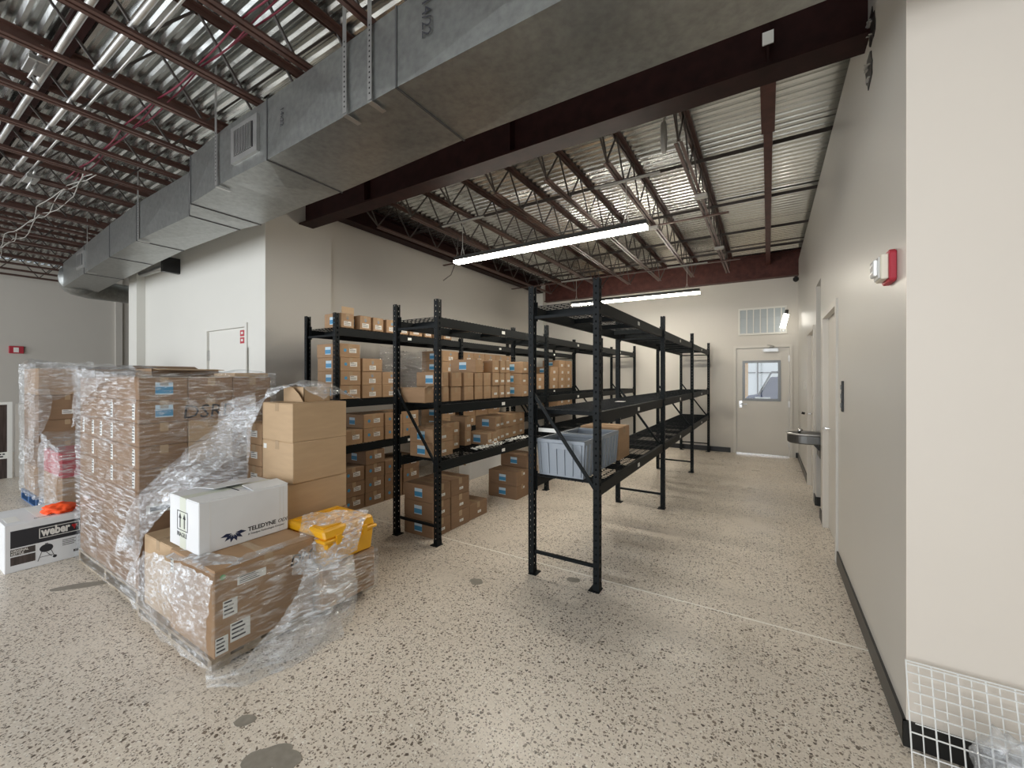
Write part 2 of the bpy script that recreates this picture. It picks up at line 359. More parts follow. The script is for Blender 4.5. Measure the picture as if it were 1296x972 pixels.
d = struct(link('door_5', None), 'white door in the bright wall with a small red notice')
f = MB(); f.box(LD0-.05, LD0, YB-.015, YB+.2, 0, LDZ+.05); f.box(LD1, LD1+.05, YB-.015, YB+.2, 0, LDZ+.05); f.box(LD0, LD1, YB-.015, YB+.2, LDZ, LDZ+.05); f.build('door_frame', 'white_wall', d)
leaf = B(LD0+.004, LD1-.004, YB+.012, YB+.05, .01, LDZ-.004).build('door_leaf', 'white_wall', d)
for z in (1.83, 1.0, .25): B(LD0-.02, LD0+.02, YB-.004, YB+.012, z-.07, z+.07).build('hinge', 'steel', d)
for z in (2.09, 2.0): 
    n = B(LD1-.16, LD1-.06, YB+.009, YB+.012, z-.04, z+.035).build('door_notice', 'redlabel', d); B(LD1-.135, LD1-.085, YB+.007, YB+.009, z-.015, z+.015).build('notice_print', 'paper', n)
tb = MB(); tb.tube([(LD1+.06, YB-.02, 1.9), (LD1+.06, YB-.02, 1.2)], .012); tb.box(LD1+.03, LD1+.09, YB-.04, YB, 1.5, 1.56); tb.build('exit_bar_rod', 'white_wall', d)
# louvred vent above the back door
v = thing('wall_vent', 'pale framed wall grille with vertical blades above the back door', 'vent', (-.10, BACK, 2.38))
f = MB(); f.box(-.41, -.38, -.03, 0, 0, .54); f.box(.38, .41, -.03, 0, 0, .54); f.box(-.38, .38, -.03, 0, 0, .035); f.box(-.38, .38, -.03, 0, .505, .54); f.build('frame', 'white_wall', v)
B(-.38, .38, -.008, 0, .035, .505).build('backing', 'frost', v)
for i in range(1, 7): B(-.38+.76*i/6.5-.009, -.38+.76*i/6.5+.009, -.026, -.008, .035, .505).build('blade', 'white_wall', v)
for i in range(2): B(-.38, .38, -.02, -.012, .18+.16*i, .188+.16*i).build('tie_bar', 'frost', v)
lampv = thing('hanging_lamp', 'short bright lamp tube hanging in front of the wall grille', 'lamp', (.26, BACK-.35, 2.46))
MB().tube([(-.03, 0, 0), (.03, .0, .25)], .045, 12).build('lamp_tube', 'led_s', lampv, smooth=True)
MB().tube([(.03, 0, .25), (.04, .0, .33)], .03, 10).build('socket', 'black', lampv)
MB().tube([(.04, 0, .33), (.04, .3, .40), (.04, .342, .40)], .006, 6).build('arm', 'steel', lampv)

# ---------------------------------------------------------------- steel: girder, perimeter beams
gz = 3.465
def ibeam(name, label, x0, x1, yc, zb, zt, fw, tw, mat, group=None, ax='x'):
    t = thing(name, label, 'beam', (0, 0, 0), group)
    def bx(o0, o1, z0, z1): return B(x0, x1, yc+o0, yc+o1, z0, z1) if ax == 'x' else B(yc+o0, yc+o1, x0, x1, z0, z1)
    bx(-fw/2, fw/2, zb, zb+.018).build('bottom_flange', mat, t); bx(-tw/2, tw/2, zb+.018, zt-.018).build('web', mat, t); bx(-fw/2, fw/2, zt-.018, zt).build('top_flange', mat, t)
    return t
g = ibeam('roof_girder', 'deep dark red steel girder spanning the room behind the duct', LX, RX+.1, 3.11, gz, 3.94, .19, .012, 'primer_d')
for x in (-3.8, -1.9, 0.0): B(x-.006, x+.006, 3.02, 3.2, gz+.018, 3.92).build('stiffener', 'primer_d', g)
B(-.03, .03, 3.015, 3.022, 3.60, 3.68).build('tag_plate', 'tag', g)
t = ibeam('back_beam', 'dark red steel beam along the top of the back wall', -4.85, RX+.1, BACK-.09, 3.46, 3.93, .16, .012, 'primer')
t = ibeam('side_beam', 'dark red steel edge beam along the left wall top', 3.25, BACK-.2, LX+.09, 3.68, 3.94, .17, .012, 'primer_d', ax='y')
struct(B(LX-.05, -4.87, BACK-.2, BACK, 0, 3.93).build('trim_3', 'white_wall'), 'white boxed column in the back corner')
# bar joists
def joist(name, x, y0, y1, label, group, inset=.62, dbl=False):
    t = thing(name, label, 'joist', (x, 0, 0), group); zb, zt = 3.53, 3.945
    m = MB(); m.box(-.045, -.008, y0, y1, zt-.006, zt); m.box(.008, .045, y0, y1, zt-.006, zt); m.box(-.012, -.008, y0, y1, zt-.045, zt-.006); m.box(.008, .012, y0, y1, zt-.045, zt-.006); m.build('top_chord', 'chord', t)
    m = MB(); a, b = y0+inset, y1-inset
    m.box(-.036, -.008, a, b, zb, zb+.005); m.box(.008, .036, a, b, zb, zb+.005); m.box(-.012, -.008, a, b, zb+.005, zb+.034); m.box(.008, .012, a, b, zb+.005, zb+.034); m.build('bottom_chord', 'chord', t)
    m = MB(); n = max(2, round((b-a)/.56)); st = (b-a)/n
    m.bar((0, y0+.1, zt-.02), (0, a, zb+.02), .015, .015); m.bar((0, y1-.1, zt-.02), (0, b, zb+.02), .015, .015); m.bar((0, a-.22, zt-.02), (0, a, zb+.02), .013, .013)
    for i in range(n):
        y = a+i*st; m.bar((0, y, zb+.02), (0, y+st/2, zt-.02), .014, .014); m.bar((0, y+st/2, zt-.02), (0, y+st, zb+.02), .014, .014)
    m.build('web', 'rod', t)
    return t
ords = ['first', 'second', 'third', 'fourth', 'fifth', 'sixth', 'seventh', 'eighth', 'ninth', 'tenth', 'eleventh', 'twelfth', 'thirteenth', 'fourteenth', 'fifteenth', 'sixteenth', 'seventeenth', 'eighteenth', 'nineteenth', 'twentieth']
JX = [-.65-.6275*i for i in range(7)]
j0 = None
for i, x in enumerate(JX):
    lab = '%s open-web bar joist from the right under the roof over the racks' % ords[i]
    if j0 is None: j0 = joist('bar_joist', x, 3.12, BACK-.03, lab, 'bar joists over the racks')
    else: o = copy_tree(j0, (x, 0, 0)); o['label'] = lab
ch = thing('channel_joist', 'solid dark red steel channel joist beside the right wall', 'joist')
m = MB(); m.box(-.035, .035, 3.12, BACK-.02, 3.72, 3.735); m.box(-.006, .006, 3.12, BACK-.02, 3.735, 3.945); m.build('channel', 'primer', ch)
m = MB(); m.box(-.05, .05, 3.13, 4.3, 3.69, 3.70); m.build('splice_plate', 'primer', ch)
j1 = None; k = 0
x = -1.28
while x > FARX:
    lab = '%s open-web bar joist from the right in the front bay ceiling' % ords[k]
    if j1 is None: j1 = joist('bar_joist', x, REAR+.05, 3.1, lab, 'bar joists of the front bay', inset=.45)
    else: o = copy_tree(j1, (x, 0, 0)); o['label'] = lab
    k += 1; x -= .6275
# bridging angles across the joists
for i, (y, x0, x1) in enumerate(((4.9, -4.9, RX+.2), (6.3, -4.9, RX+.2), (7.6, -4.9, RX+.2), (8.7, -4.9, RX+.2))):
    tag(MB().box(x0, x1, y-.025, y-.02, 3.855, 3.895).box(x0, x1, y-.02, y+.02, 3.89, 3.895).build('bridging_angle', 'rod'), '%s dark cross angle from the girder, under the rack bay deck' % ords[i], 'brace', 'bridging angles in the rack bay')
for i, y in enumerate((5.6, 7.9)):
    tag(B(-4.9, -.4, y-.02, y+.02, 3.515, 3.53).build('bridging_strip', 'chord'), '%s flat strip tying the bottom joist chords in the rack bay' % ords[i], 'brace', 'bottom chord strips')
for i, y in enumerate((-.5, .6)):
    m = MB(); xx = -1.28
    while xx-.6275 > FARX:
        m.bar((xx, y, 3.56), (xx-.6275, y, 3.90), .014, .014); xx -= .6275
    tag(m.build('cross_bridging', 'rod'), '%s zigzag run of bracing rods between the front bay joists' % ('nearer' if i == 0 else 'farther'), 'brace', 'front bay bracing')
tag(B(FARX, -1, .78, .88, 3.90, 3.945).build('roof_plate', 'primer_d'), 'flat dark red plate crossing above the front bay joists', 'plate')
# conduits and cables in the front bay
for i, (y, z, r) in enumerate(((.89, 3.60, .018), (.975, 3.6, .008), (.755, 3.72, .022))):
    tag(MB().tube([(-12.9, y, z), (-2, y, z)], r, 8).build('conduit', 'steel', smooth=True), '%s galvanised conduit running across the front bay joists' % ('thin' if i == 1 else 'higher stout' if i == 2 else 'lower stout'), 'conduit', 'ceiling conduits')
CT = ['lowest', 'middle', 'uppermost']
for i in range(3):
    pts = []
    for q in range(40):
        x = -1.2-q*.125; pts.append((x, 1.2+.03*i+.015*math.sin(q*.45+i*2), 3.57+.012*i-.02*abs(math.sin((x+1.28)/.6275*math.pi))))
    tag(MB().tube(pts, .0055, 6).build('ceiling_cable', 'cable', smooth=True), '%s maroon cable of the bundle along the front bay joists' % CT[i], 'cable', 'maroon ceiling cables')
for i in range(3):
    pts = [(-5.6-q*.22, 1.22+.04*i+.04*math.sin(q*.7+i*2), 3.56-.05*abs(math.sin(q*.8+i))) for q in range(26)]
    tag(MB().tube(pts, .0045, 6).build('ceiling_cable', 'lead', smooth=True), '%s pale grey cable sagging below the far front bay joists' % ('nearest', 'middle', 'farthest')[i], 'cable', 'pale ceiling cables')
for i, (x, y, z) in enumerate(((-4.25, .68, 3.66), (-6.28, .98, 3.52), (-5.4, .62, 3.6))):
    t = thing('junction_box', '%s grey junction box hung from the front bay joists' % ('near', 'middle', 'farther left')[i], 'junction box', (x, y, z), 'ceiling junction boxes')
    m = MB(); m.cbox((0, 0, 0), (.22, .09, .035)); m.build('cover', 'steel', t, bevel=.004)
    m = MB(); m.tube([(-.1, 0, -.02), (-.06, .03, -.10), (.02, -.03, -.11), (.09, 0, -.02)], .008, 6); m.tube([(.09, 0, .01), (.11, .02, .10)], .01, 6); m.build('hook', 'steel', t, smooth=True)

# ---------------------------------------------------------------- duct
dt = thing('air_duct', 'long galvanised rectangular air duct hung across the room', 'duct')
def panel(mb, a, b, c, d, n, cb=.012):
    a, b, c, d = map(Vector, (a, b, c, d)); k = len(mb.v); m = (a+b+c+d)/4+Vector(n)*cb
    mb.v += [tuple(a), tuple(b), tuple(c), tuple(d), tuple(m)]; mb.f += [(k+i, k+(i+1) % 4, k+4) for i in range(4)]
def duct_section(x0, s0, x1, s1, parent=dt):
    # s = (ynear, yfar, zbot, ztop) at each end
    mb = MB()
    def cr(x, s): return [(x, s[0], s[2]), (x, s[1], s[2]), (x, s[1], s[3]), (x, s[0], s[3])]
    p, q = cr(x0, s0), cr(x1, s1)
    for i, n in enumerate(((0, 0, -1), (0, 1, 0), (0, 0, 1), (0, -1, 0))):
        j = (i+1) % 4; panel(mb, p[i], p[j], q[j], q[i], n, .010)
    return mb.build('duct_section', 'duct', parent)
def flange(x, s, w=.012, e=.014):
    f = MB(); y0, y1, z0, z1 = s[0]-e, s[1]+e, s[2]-e, s[3]+e
    f.box(x-w, x+w, y0, s[0], z0, z1); f.box(x-w, x+w, s[1], y1, z0, z1); f.box(x-w, x+w, s[0], s[1], z0, s[2]); f.box(x-w, x+w, s[0], s[1], s[3], z1)
    f.build('duct_flange', 'duct_dk', dt)
sA = (1.49, 2.04, 3.02, 3.43); sB = (1.52, 2.10, 3.02, 3.43); sC = (1.56, 2.13, 3.02, 3.43); sD = (1.67, 2.09, 3.02, 3.42); sE = (1.72, 2.14, 3.02, 3.42); sF = (1.80, 2.22, 3.02, 3.42)
segs = [(4.9, sA, 3.0, sA), (3.0, sA, .9, sA), (.9, sA, -1.62, sA), (-1.62, sA, -2.91, sB), (-2.91, sB, -3.48, sB), (-3.48, sB, -4.2, sC), (-4.2, sC, -4.52, sD), (-4.52, sD, -5.83, sD), (-5.83, sD, -6.9, sE), (-6.9, sE, -8.3, sF), (-8.3, sF, -9.9, (1.9, 2.32, 3.02, 3.42))]
for a, s0, b, s1 in segs: duct_section(a, s0, b, s1)
for x, s in ((.9, sA), (-1.62, sA), (-2.91, sB), (-4.2, sC), (-4.52, sD), (-5.83, sD), (-6.9, sE), (-8.3, sF)): flange(x, s, .005, .006)
# elbow and round branch at the left end
m = MB(); m.tube([(-9.9, 2.1, 3.22), (-10.2, 2.14, 3.2), (-10.4, 2.35, 3.16), (-10.45, 2.7, 3.13), (-10.45, 4.6, 3.1), (-10.45, 7, 3.1)], [.26, .25, .21, .17, .16, .16], 16); m.build('round_branch', 'duct', dt, smooth=True)
for y in (2.9, 3.5, 4.1): MB().tube([(-10.45, y-.012, 3.125), (-10.45, y+.012, 3.125)], .172, 16).build('branch_seam', 'steel', dt)
# supply grilles
def grille(x0, x1, z0, z1, y):
    gr = B(x0, x1, y-.02, y+.005, z0, z1).build('supply_grille', 'steel', dt)
    B(x0+.05, x1-.05, y-.024, y-.02, z0+.04, z1-.04).build('grille_opening', 'black', gr)
    n = 11
    for i in range(n):
        x = x0+.055+(x1-x0-.11)*(i+.5)/n; B(x-.004, x+.004, y-.032, y-.02, z0+.04, z1-.04).build('grille_blade', 'steel', gr)
grille(-3.36, -3.0, 3.10, 3.36, 1.515); grille(-8.6, -8.25, 3.1, 3.34, 1.80)
# hanger straps
for x, s in ((-1.81, sA), (-2.02, sA), (-3.62, sB), (-5.75, sD), (-8.1, sF), (.1, sA)):
    m = MB(); y = s[0]-.013; m.box(x-.016, x+.016, y-.002, y, s[2]-.004, 3.93); m.box(x-.016, x+.016, y, y+.1, s[2]-.018, s[2]-.014)
    hs = m.build('hanger_strap', 'steel', dt)
    m = MB(); 
    for q in range(14): m.cbox((x, y-.0025, s[2]+.03+q*.028), (.009, .001, .009))
    m.build('strap_holes', 'black', hs)
put_text('14/22', .085, 'ink', dt, (-1.43, 1.478, 3.37), '-y', 'duct_marking').rotation_euler = (math.pi/2, math.pi/2, 0)
put_text('14x22', .05, 'ink', dt, (-2.72, 1.505, 3.30), '-y', 'duct_marking').rotation_euler = (math.pi/2, math.pi/2, 0)
st = thing('pipe_stub', 'short steel pipe stub with a dark flange on the bright wall', 'pipe', (-8.0, 2.4, 3.2))
MB().tube([(-.6, .12, 0), (.55, .12, -.02)], .045, 10).build('pipe', 'steel', st, smooth=True); B(.55, .62, .0, .21, -.14, .08).build('end_plate', 'black', st)

# ---------------------------------------------------------------- LED strip lights
def led(label, y):
    t = thing('strip_light', label, 'ceiling light', (-2.22, y, 3.0), 'hanging strip lights')
    m = MB(); m.prism([(-.055, .03), (.055, .03), (.035, .085), (-.035, .085)], 'x', -1.21, 1.21); m.build('housing', 'fount', t)
    m = MB(); m.prism([(-.052, .03), (-.042, .0), (.042, .0), (.052, .03)], 'x', -1.205, 1.205); m.build('diffuser', 'led', t)
    for x in (-1.1, 1.0):
        m = MB(); m.bar((x, 0, .20), (x, 0, .53), .006, .006); m.bar((x, 0, .2), (x-.03, 0, .085), .006, .006); m.bar((x, 0, .2), (x+.03, 0, .085), .006, .006); m.build('suspension_wire', 'lead', t)
        B(x-.33, x+.33, -.018, .018, .515, .529).build('mounting_strip', 'lead', t)
    return t
led('near hanging white strip light over the shelving racks', 4.16)
led('far hanging white strip light by the back wall', 7.85)
tag(MB().tube([(-3.765, 4.62, 3.532), (-3.765, 4.58, 3.2), (-3.80, 4.5, 2.98), (-3.9, 4.45, 2.9)], .007, 6).build('loose_cable', 'rod'), 'short dark cable end dangling near the left wall', 'cable')
wh = thing('coiled_cable', 'coiled grey cable hung on the first rack bay joist', 'cable', (-.78, 3.75, 3.62))
m = MB()
for q in range(3): m.tube([(.0+.01*q, .06*math.cos(a*.42+q)*.8, .13*math.sin(a*.42+q)) for a in range(16)], .009, 6)
m.build('coil', 'lead', wh, smooth=True); MB().tube([(0, 0, .1), (.05, 0, .28)], .01, 6).build('tail', 'lead', wh)
for i, (x, y) in enumerate(((-.62, 4.9), (-.63, 7.0), (-1.28, 5.6))):
    tag(MB().cbox((x, y, 3.5), (.13, .08, .035)).build('junction_box', 'lead', bevel=.004), 'small pale junction box under the rack bay joists, %s of three' % ('nearest', 'farthest', 'leftmost')[i], 'junction box', 'small junction boxes')

# ---------------------------------------------------------------- racks
RY = [2.85, 5.03, 7.21, 9.39]; LV = [.755, 1.28, 2.085]; RH = 2.245; RW = .575
def perforated(mb, axis, u0, u1, w, z0, z1, pitch, hw, hz):
    # ladder plate: two long strips and rungs, leaving real holes; axis 'x' plate lies in YZ at x=w, 'y' in XZ at y=w
    t = .0016; c = (u0+u1)/2
    def bx(a, b, za, zb):
        if axis == 'x': mb.box(w-t, w+t, a, b, za, zb)
        else: mb.box(a, b, w-t, w+t, za, zb)
    bx(u0, c-hw, z0, z1); bx(c+hw, u1, z0, z1)
    z = z0
    while z < z1-.001:
        bx(c-hw, c+hw, z, min(z1, z+pitch-hz)); z += pitch
def upright_mesh(out):
    mb = MB(); D = .042; WD = .052
    perforated(mb, 'x', -WD/2, WD/2, out*.0, .02, RH, .0505, .011, .026)
    for s in (-1, 1): perforated(mb, 'y', min(0, -out*D), max(0, -out*D), s*WD/2, .02, RH, .0505, .005, .014)
    for s in (-1, 1): mb.box(-out*D-.002, -out*D+.002, min(s*WD/2, s*WD/2-s*.012), max(s*WD/2, s*WD/2-s*.012), .02, RH)
    return mb.mesh('upright', 'rack')
def foot_mesh(out):
    mb = MB(); mb.box(min(.006, -out*.075), max(.006, -out*.075), -.045, .045, 0, .006); mb.box(min(.002, -out*.044), max(.002, -out*.044), -.03, .03, .006, .05); return mb.mesh('foot_plate', 'rack')
UP = {o: upright_mesh(o) for o in (-1, 1)}; FT = {o: foot_mesh(o) for o in (-1, 1)}
LB = RY[1]-RY[0]
def beam_mesh():
    mb = MB(); y0, y1 = .03, LB-.03; mb.box(-.016, .016, y0, y1, -.085, 0); mb.box(-.022, .022, y0-.004, y0+.003, -.11, .04); mb.box(-.022, .022, y1-.003, y1+.004, -.11, .04); return mb.mesh('beam', 'rack')
BM = beam_mesh(); TG = B(-.001, .001, -.032, .032, -.017, .017).mesh('shelf_tag', 'tag')
def deck_mesh():
    mb = MB(); w = .0022; y0, y1 = .02, LB-.02; x0, x1 = -RW/2+.03, RW/2-.03
    n = 40
    for i in range(n+1):
        y = y0+(y1-y0)*i/n; mb.box(x0, x1, y-w, y+w, .002, .007)
    for i in range(10):
        x = x0+(x1-x0)*i/9; mb.box(x-w, x+w, y0, y1, -.002, .002)
    return mb.mesh('wire_deck', 'rack')
def support_mesh(): return MB().box(-RW/2+.02, RW/2-.02, -.02, .02, -.045, -.004).mesh('cross_support', 'rack')
DM = deck_mesh(); SM = support_mesh()
def brace_mesh(kind):
    mb = MB(); a, b = -RW/2+.02, RW/2-.02
    if kind == 'h': mb.box(a, b, -.011, .011, -.011, .011)
    else: mb.bar((a, 0, 1.42), (b, 0, .70), .024, .016, (0, 1, 0))
    return mb.mesh('horizontal_brace' if kind == 'h' else 'diagonal_brace', 'rack')
BH, BD = brace_mesh('h'), brace_mesh('d')
def rack(xc, label):
    t = thing('pallet_rack', label, 'shelving rack', (xc, 0, 0), 'black shelving racks')
    for y in RY:
        for s in (-1, 1):
            u = link('upright', UP[s], t, (s*RW/2, y, 0)); link('foot_plate', FT[s], u)
        for z in (.17, 2.0): link('horizontal_brace', BH, t, (0, y, z))
        link('diagonal_brace', BD, t, (0, y, 0))
    for k in range(3):
        for z in LV:
            for s in (-1, 1):
                bm_ = link('beam', BM, t, (s*(RW/2-.03), RY[k], z)); link('shelf_tag', TG, bm_, (s*.0175, LB*.5, -.045))
            link('wire_deck', DM, t, (0, RY[k], z))
            for q in range(4): link('cross_support', SM, t, (0, RY[k]+LB*(.1+.8*q/3), z))
    return t
rack(-1.31, 'black shelving rack holding grey bins, nearest to the right wall')
rack(-2.83, 'middle black shelving rack with open cartons on its centre shelf')
rack(-4.31, 'black shelving rack standing along the left wall')

# ---------------------------------------------------------------- cartons
MESH = {}
def carton_mesh(w, d, h, mat, flaps=True):
    k = (round(w, 3), round(d, 3), round(h, 3), mat, flaps)
    if k in MESH: return MESH[k]
    bm = bmesh.new(); bmesh.ops.create_cube(bm, size=1)
    for v in bm.verts: v.co = Vector((v.co.x*w, v.co.y*d, (v.co.z+.5)*(h-.003)))
    bmesh.ops.bevel(bm, geom=bm.edges[:], offset=.004, segments=1, affect='EDGES')
    # two flaps meeting at a seam that runs along the longer side
    e = .003; gap = .002
    for s in (-1, 1):
        if w >= d: c, dm = (0, s*(d/4), h-.0015), (w-2*e, d/2-2*gap-e, .003)
        else: c, dm = (s*(w/4), 0, h-.0015), (w/2-2*gap-e, d-2*e, .003)
        r = bmesh.ops.create_cube(bm, size=1)
        for v in r['verts']: v.co = Vector((c[0]+v.co.x*dm[0], c[1]+v.co.y*dm[1], c[2]+v.co.z*dm[2]))
    me = bpy.data.meshes.new('carton'); bm.to_mesh(me); bm.free(); me.materials.append(M[mat]); MESH[k] = me; return me
def sticker(key, axis, w, h, mat):
    k = ('s', key, axis, w, h)
    if k not in MESH:
        mb = MB(); t = .0008
        if axis == 'x': mb.box(0, t, -w/2, w/2, -h/2, h/2)
        else: mb.box(-w/2, w/2, -t, 0, -h/2, h/2)
        MESH[k] = mb.mesh(key, mat)
    return MESH[k]
def print_mesh(axis, w, h, n, mat='ink', seed=1):
    k = ('p', axis, w, h, n, mat)
    if k not in MESH:
        mb = MB(); rr = random.Random(seed)
        for i in range(n):
            z = h/2-h*(i+.7)/(n+.4); l = w*rr.uniform(.45, .85); t0 = -w*.43
            if axis == 'x': mb.box(.0008, .0014, t0, t0+l, z, z+h*.09)
            else: mb.box(t0, t0+l, -.0014, -.0008, z, z+h*.09)
        MESH[k] = mb.mesh('label_print', mat)
    return MESH[k]
def round_mesh(axis, r):
    k = ('r', axis, r)
    if k not in MESH:
        mb = MB(); mb.prism([(r*math.cos(i*.5236), r*math.sin(i*.5236)) for i in range(12)], axis, 0 if axis == 'x' else -.0008, .0008 if axis == 'x' else 0)
        MESH[k] = mb.mesh('round_sticker', 'blue')
    return MESH[k]
def carton(x0, x1, y0, y1, z, h, label, group=None, mat='card', face='', name='cardboard_box', tape=True, side='', rz=0, lz=None):
    w, d = x1-x0, y1-y0
    o = link(name, carton_mesh(w, d, h, mat), None, ((x0+x1)/2, (y0+y1)/2, z), rz); tag(o, label, 'box', group)
    if tape:
        k = ('t', round(w, 3), round(d, 3), round(h, 3))
        if k not in MESH:
            mb = MB()
            if w >= d: mb.box(-w/2, w/2, -.024, .024, h, h+.0006); mb.box(-w/2-.0008, -w/2, -.024, .024, h-.06, h); mb.box(w/2, w/2+.0008, -.024, .024, h-.06, h)
            else: mb.box(-.024, .024, -d/2, d/2, h, h+.0006); mb.box(-.024, .024, -d/2-.0008, -d/2, h-.06, h); mb.box(-.024, .024, d/2, d/2+.0008, h-.06, h)
            MESH[k] = mb.mesh('tape', 'tape')
        link('tape', MESH[k], o)
    def lab(axis, key, u, v):
        p = (w/2, u, v) if axis == 'x' else (u, -d/2, v)
        if key == 'white':
            s = link('label', sticker('label', axis, .095, .052, 'paper'), o, p); link('label_print', print_mesh(axis, .095, .052, 3), s)
        elif key == 'small':
            s = link('label', sticker('label', axis, .06, .026, 'tag'), o, p); link('label_print', print_mesh(axis, .06, .026, 2), s)
        elif key == 'blue':
            s = link('blue_label', sticker('blue_label', axis, .10, .085, 'bluel'), o, p)
            link('label_print', sticker('blue_print', axis, .10, .045, 'blue'), s, (.0008, 0, -.012) if axis == 'x' else (0, -.0008, -.012))
        elif key == 'round': link('round_sticker', round_mesh(axis, .019), o, p)
        elif key == 'tall':
            s = link('label', sticker('label', axis, .045, .11, 'tag'), o, p); link('label_print', print_mesh(axis, .045, .11, 5), s)
    for c in face:
        if c == 'w': lab('x', 'white', d*.14, h*.52)
        if c == 'r': lab('x', 'round', -d*.24, h*.52)
        if c == 'R': lab('x', 'round', 0, h*.70)
        if c == 'W': lab('x', 'white', 0, h*.30)
        if c == 's': lab('x', 'small', d*.05, h*.35)
        if c == 'S': lab('x', 'small', d*.1, h*.75)
        if c == 'b': lab('x', 'blue', 0, h*.5)
    for c in side:
        if c == 'b': lab('y', 'blue', 0, h*.5)
        if c == 'w': lab('y', 'white', 0, h*.5)
        if c == 't': lab('y', 'tall', w*.28, h*.5)
        if c == 'u': lab('y', 'tall', -w*.28, h*.5)
    return o
nth = ords
SH = {0: 'floor', 1: 'low shelf', 2: 'middle shelf', 3: 'top shelf'}
LAY = {1: ['only'], 2: ['bottom', 'top'], 3: ['bottom', 'middle', 'top'], 4: ['bottom', 'second', 'third', 'top'], 5: ['bottom', 'second', 'third', 'fourth', 'top']}
def stack_row(rackname, level, cols, grp):
    """cols: (y0, y1, xfront, depth, h, n, face, side, mat, open)"""
    z0 = 0 if level == 0 else LV[level-1]+.008
    for i, (y0, y1, xf, dp, h, n, face, side, mat) in enumerate(cols):
        for q in range(n):
            jx = R.uniform(-.008, .008); jy = R.uniform(-.002, .002)
            place = 'floor under %s rack' % rackname if level == 0 else '%s rack %s' % (rackname, SH[level])
            lay = '' if n == 1 else ' %s layer,' % LAY[n][q]
            carton(xf-dp+jx, xf+jx, y0+jy, y1-.004+jy, z0+q*h, h-.0015, 'brown carton, %s column from front,%s %s' % (nth[i], lay, place), grp, mat, face, side=side)
X3 = -4.04
# wall rack
stack_row('wall', 3, [(2.91, 3.085, X3, .30, .165, 1, 'RW', 'b', 'card'), (3.16, 3.32, X3, .30, .165, 1, 'RW', 'b', 'card'), (3.35, 3.51, X3, .30, .165, 1, 'RW', 'b', 'card'), (3.56, 3.74, X3, .30, .165, 1, 'RW', 'b', 'card'),
    (3.78, 3.93, X3, .3, .165, 1, 'RW', '', 'card'), (3.955, 4.19, X3, .3, .165, 1, 'RW', '', 'card'), (4.23, 4.375, X3, .3, .165, 1, 'RW', '', 'card'), (4.42, 4.6, X3, .3, .165, 1, 'RW', '', 'card'), (4.62, 4.8, X3, .3, .165, 1, 'RW', '', 'card')], 'cartons on the wall rack top shelf')
stack_row('wall', 2, [(2.895, 3.17, X3, .42, .157, 4, 'rw', 'b', 'card'), (3.195, 3.49, X3, .42, .157, 3, 'RW', '', 'card'), (3.495, 3.79, X3, .42, .157, 2, 'RW', '', 'card'), (4.60, 4.95, X3, .42, .16, 4, 'RW', 'b', 'card'),
    (5.08, 5.345, X3, .42, .16, 4, 'RW', '', 'card'), (5.35, 5.65, X3, .42, .16, 4, 'RW', '', 'card'), (5.655, 5.98, X3, .42, .16, 4, 'RW', '', 'card'), (5.985, 6.275, X3, .42, .16, 4, 'RW', '', 'card'), (6.28, 6.5, X3, .42, .16, 4, 'RW', '', 'card'),
    (7.43, 7.83, X3, .42, .16, 2, 'W', '', 'card'), (8.10, 8.50, X3, .42, .16, 3, 'W', 'b', 'card'), (8.56, 8.89, X3, .42, .16, 4, 'W', 'b', 'card'), (8.9, 9.28, X3, .42, .16, 4, 'W', '', 'card')], 'cartons on the wall rack middle shelf')
stack_row('wall', 1, [(2.93, 3.195, X3, .42, .165, 1, 'w', 'b', 'card'), (3.21, 3.515, X3, .42, .165, 2, 'rw', 'b', 'card'), (3.525, 3.82, X3, .42, .165, 2, 'rw', '', 'card'), (3.83, 4.12, X3, .42, .165, 2, 'rw', '', 'card'), (4.6, 4.9, X3, .42, .165, 2, 'rw', 'b', 'card'), (5.1, 5.4, X3, .42, .165, 2, 'rw', '', 'card'), (5.42, 5.75, X3, .42, .165, 2, 'rw', '', 'card'), (5.77, 6.1, X3, .42, .165, 2, 'rw', '', 'card'), (8.5, 8.9, X3, .42, .165, 2, 'W', '', 'card'), (8.92, 9.3, X3, .42, .165, 2, 'W', '', 'card')], 'cartons on the wall rack low shelf')
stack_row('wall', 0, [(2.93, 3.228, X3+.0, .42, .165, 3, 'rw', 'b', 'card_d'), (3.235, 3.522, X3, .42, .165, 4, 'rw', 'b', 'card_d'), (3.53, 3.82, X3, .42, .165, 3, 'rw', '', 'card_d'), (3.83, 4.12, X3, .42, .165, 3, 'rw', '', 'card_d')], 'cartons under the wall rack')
# middle rack
X2 = -2.76
stack_row('middle', 2, [(2.90, 3.03, X2-.02, .40, .145, 1, '', '', 'card'), (3.045, 3.14, X2-.02, .40, .145, 1, '', '', 'card'), (3.15, 3.245, X2, .36, .150, 2, '', 'b', 'card'), (3.275, 3.44, X2, .36, .150, 2, '', '', 'card'), (3.475, 3.645, X2, .36, .150, 2, '', '', 'card'), (3.68, 3.835, X2, .36, .150, 3, '', 'b', 'card'), (3.84, 3.985, X2, .36, .150, 2, '', '', 'card'), (4.0, 4.145, X2+.01, .36, .150, 3, 's', 'b', 'card'), (4.15, 4.26, X2+.02, .36, .150, 3, 's', '', 'card'), (4.265, 4.37, X2+.03, .36, .15, 3, 's', '', 'card'), (4.565, 4.70, X2+.08, .34, .150, 3, 's', 'b', 'card'), (4.705, 4.85, X2+.08, .34, .150, 3, 's', '', 'card')], 'cartons on the middle rack centre shelf')
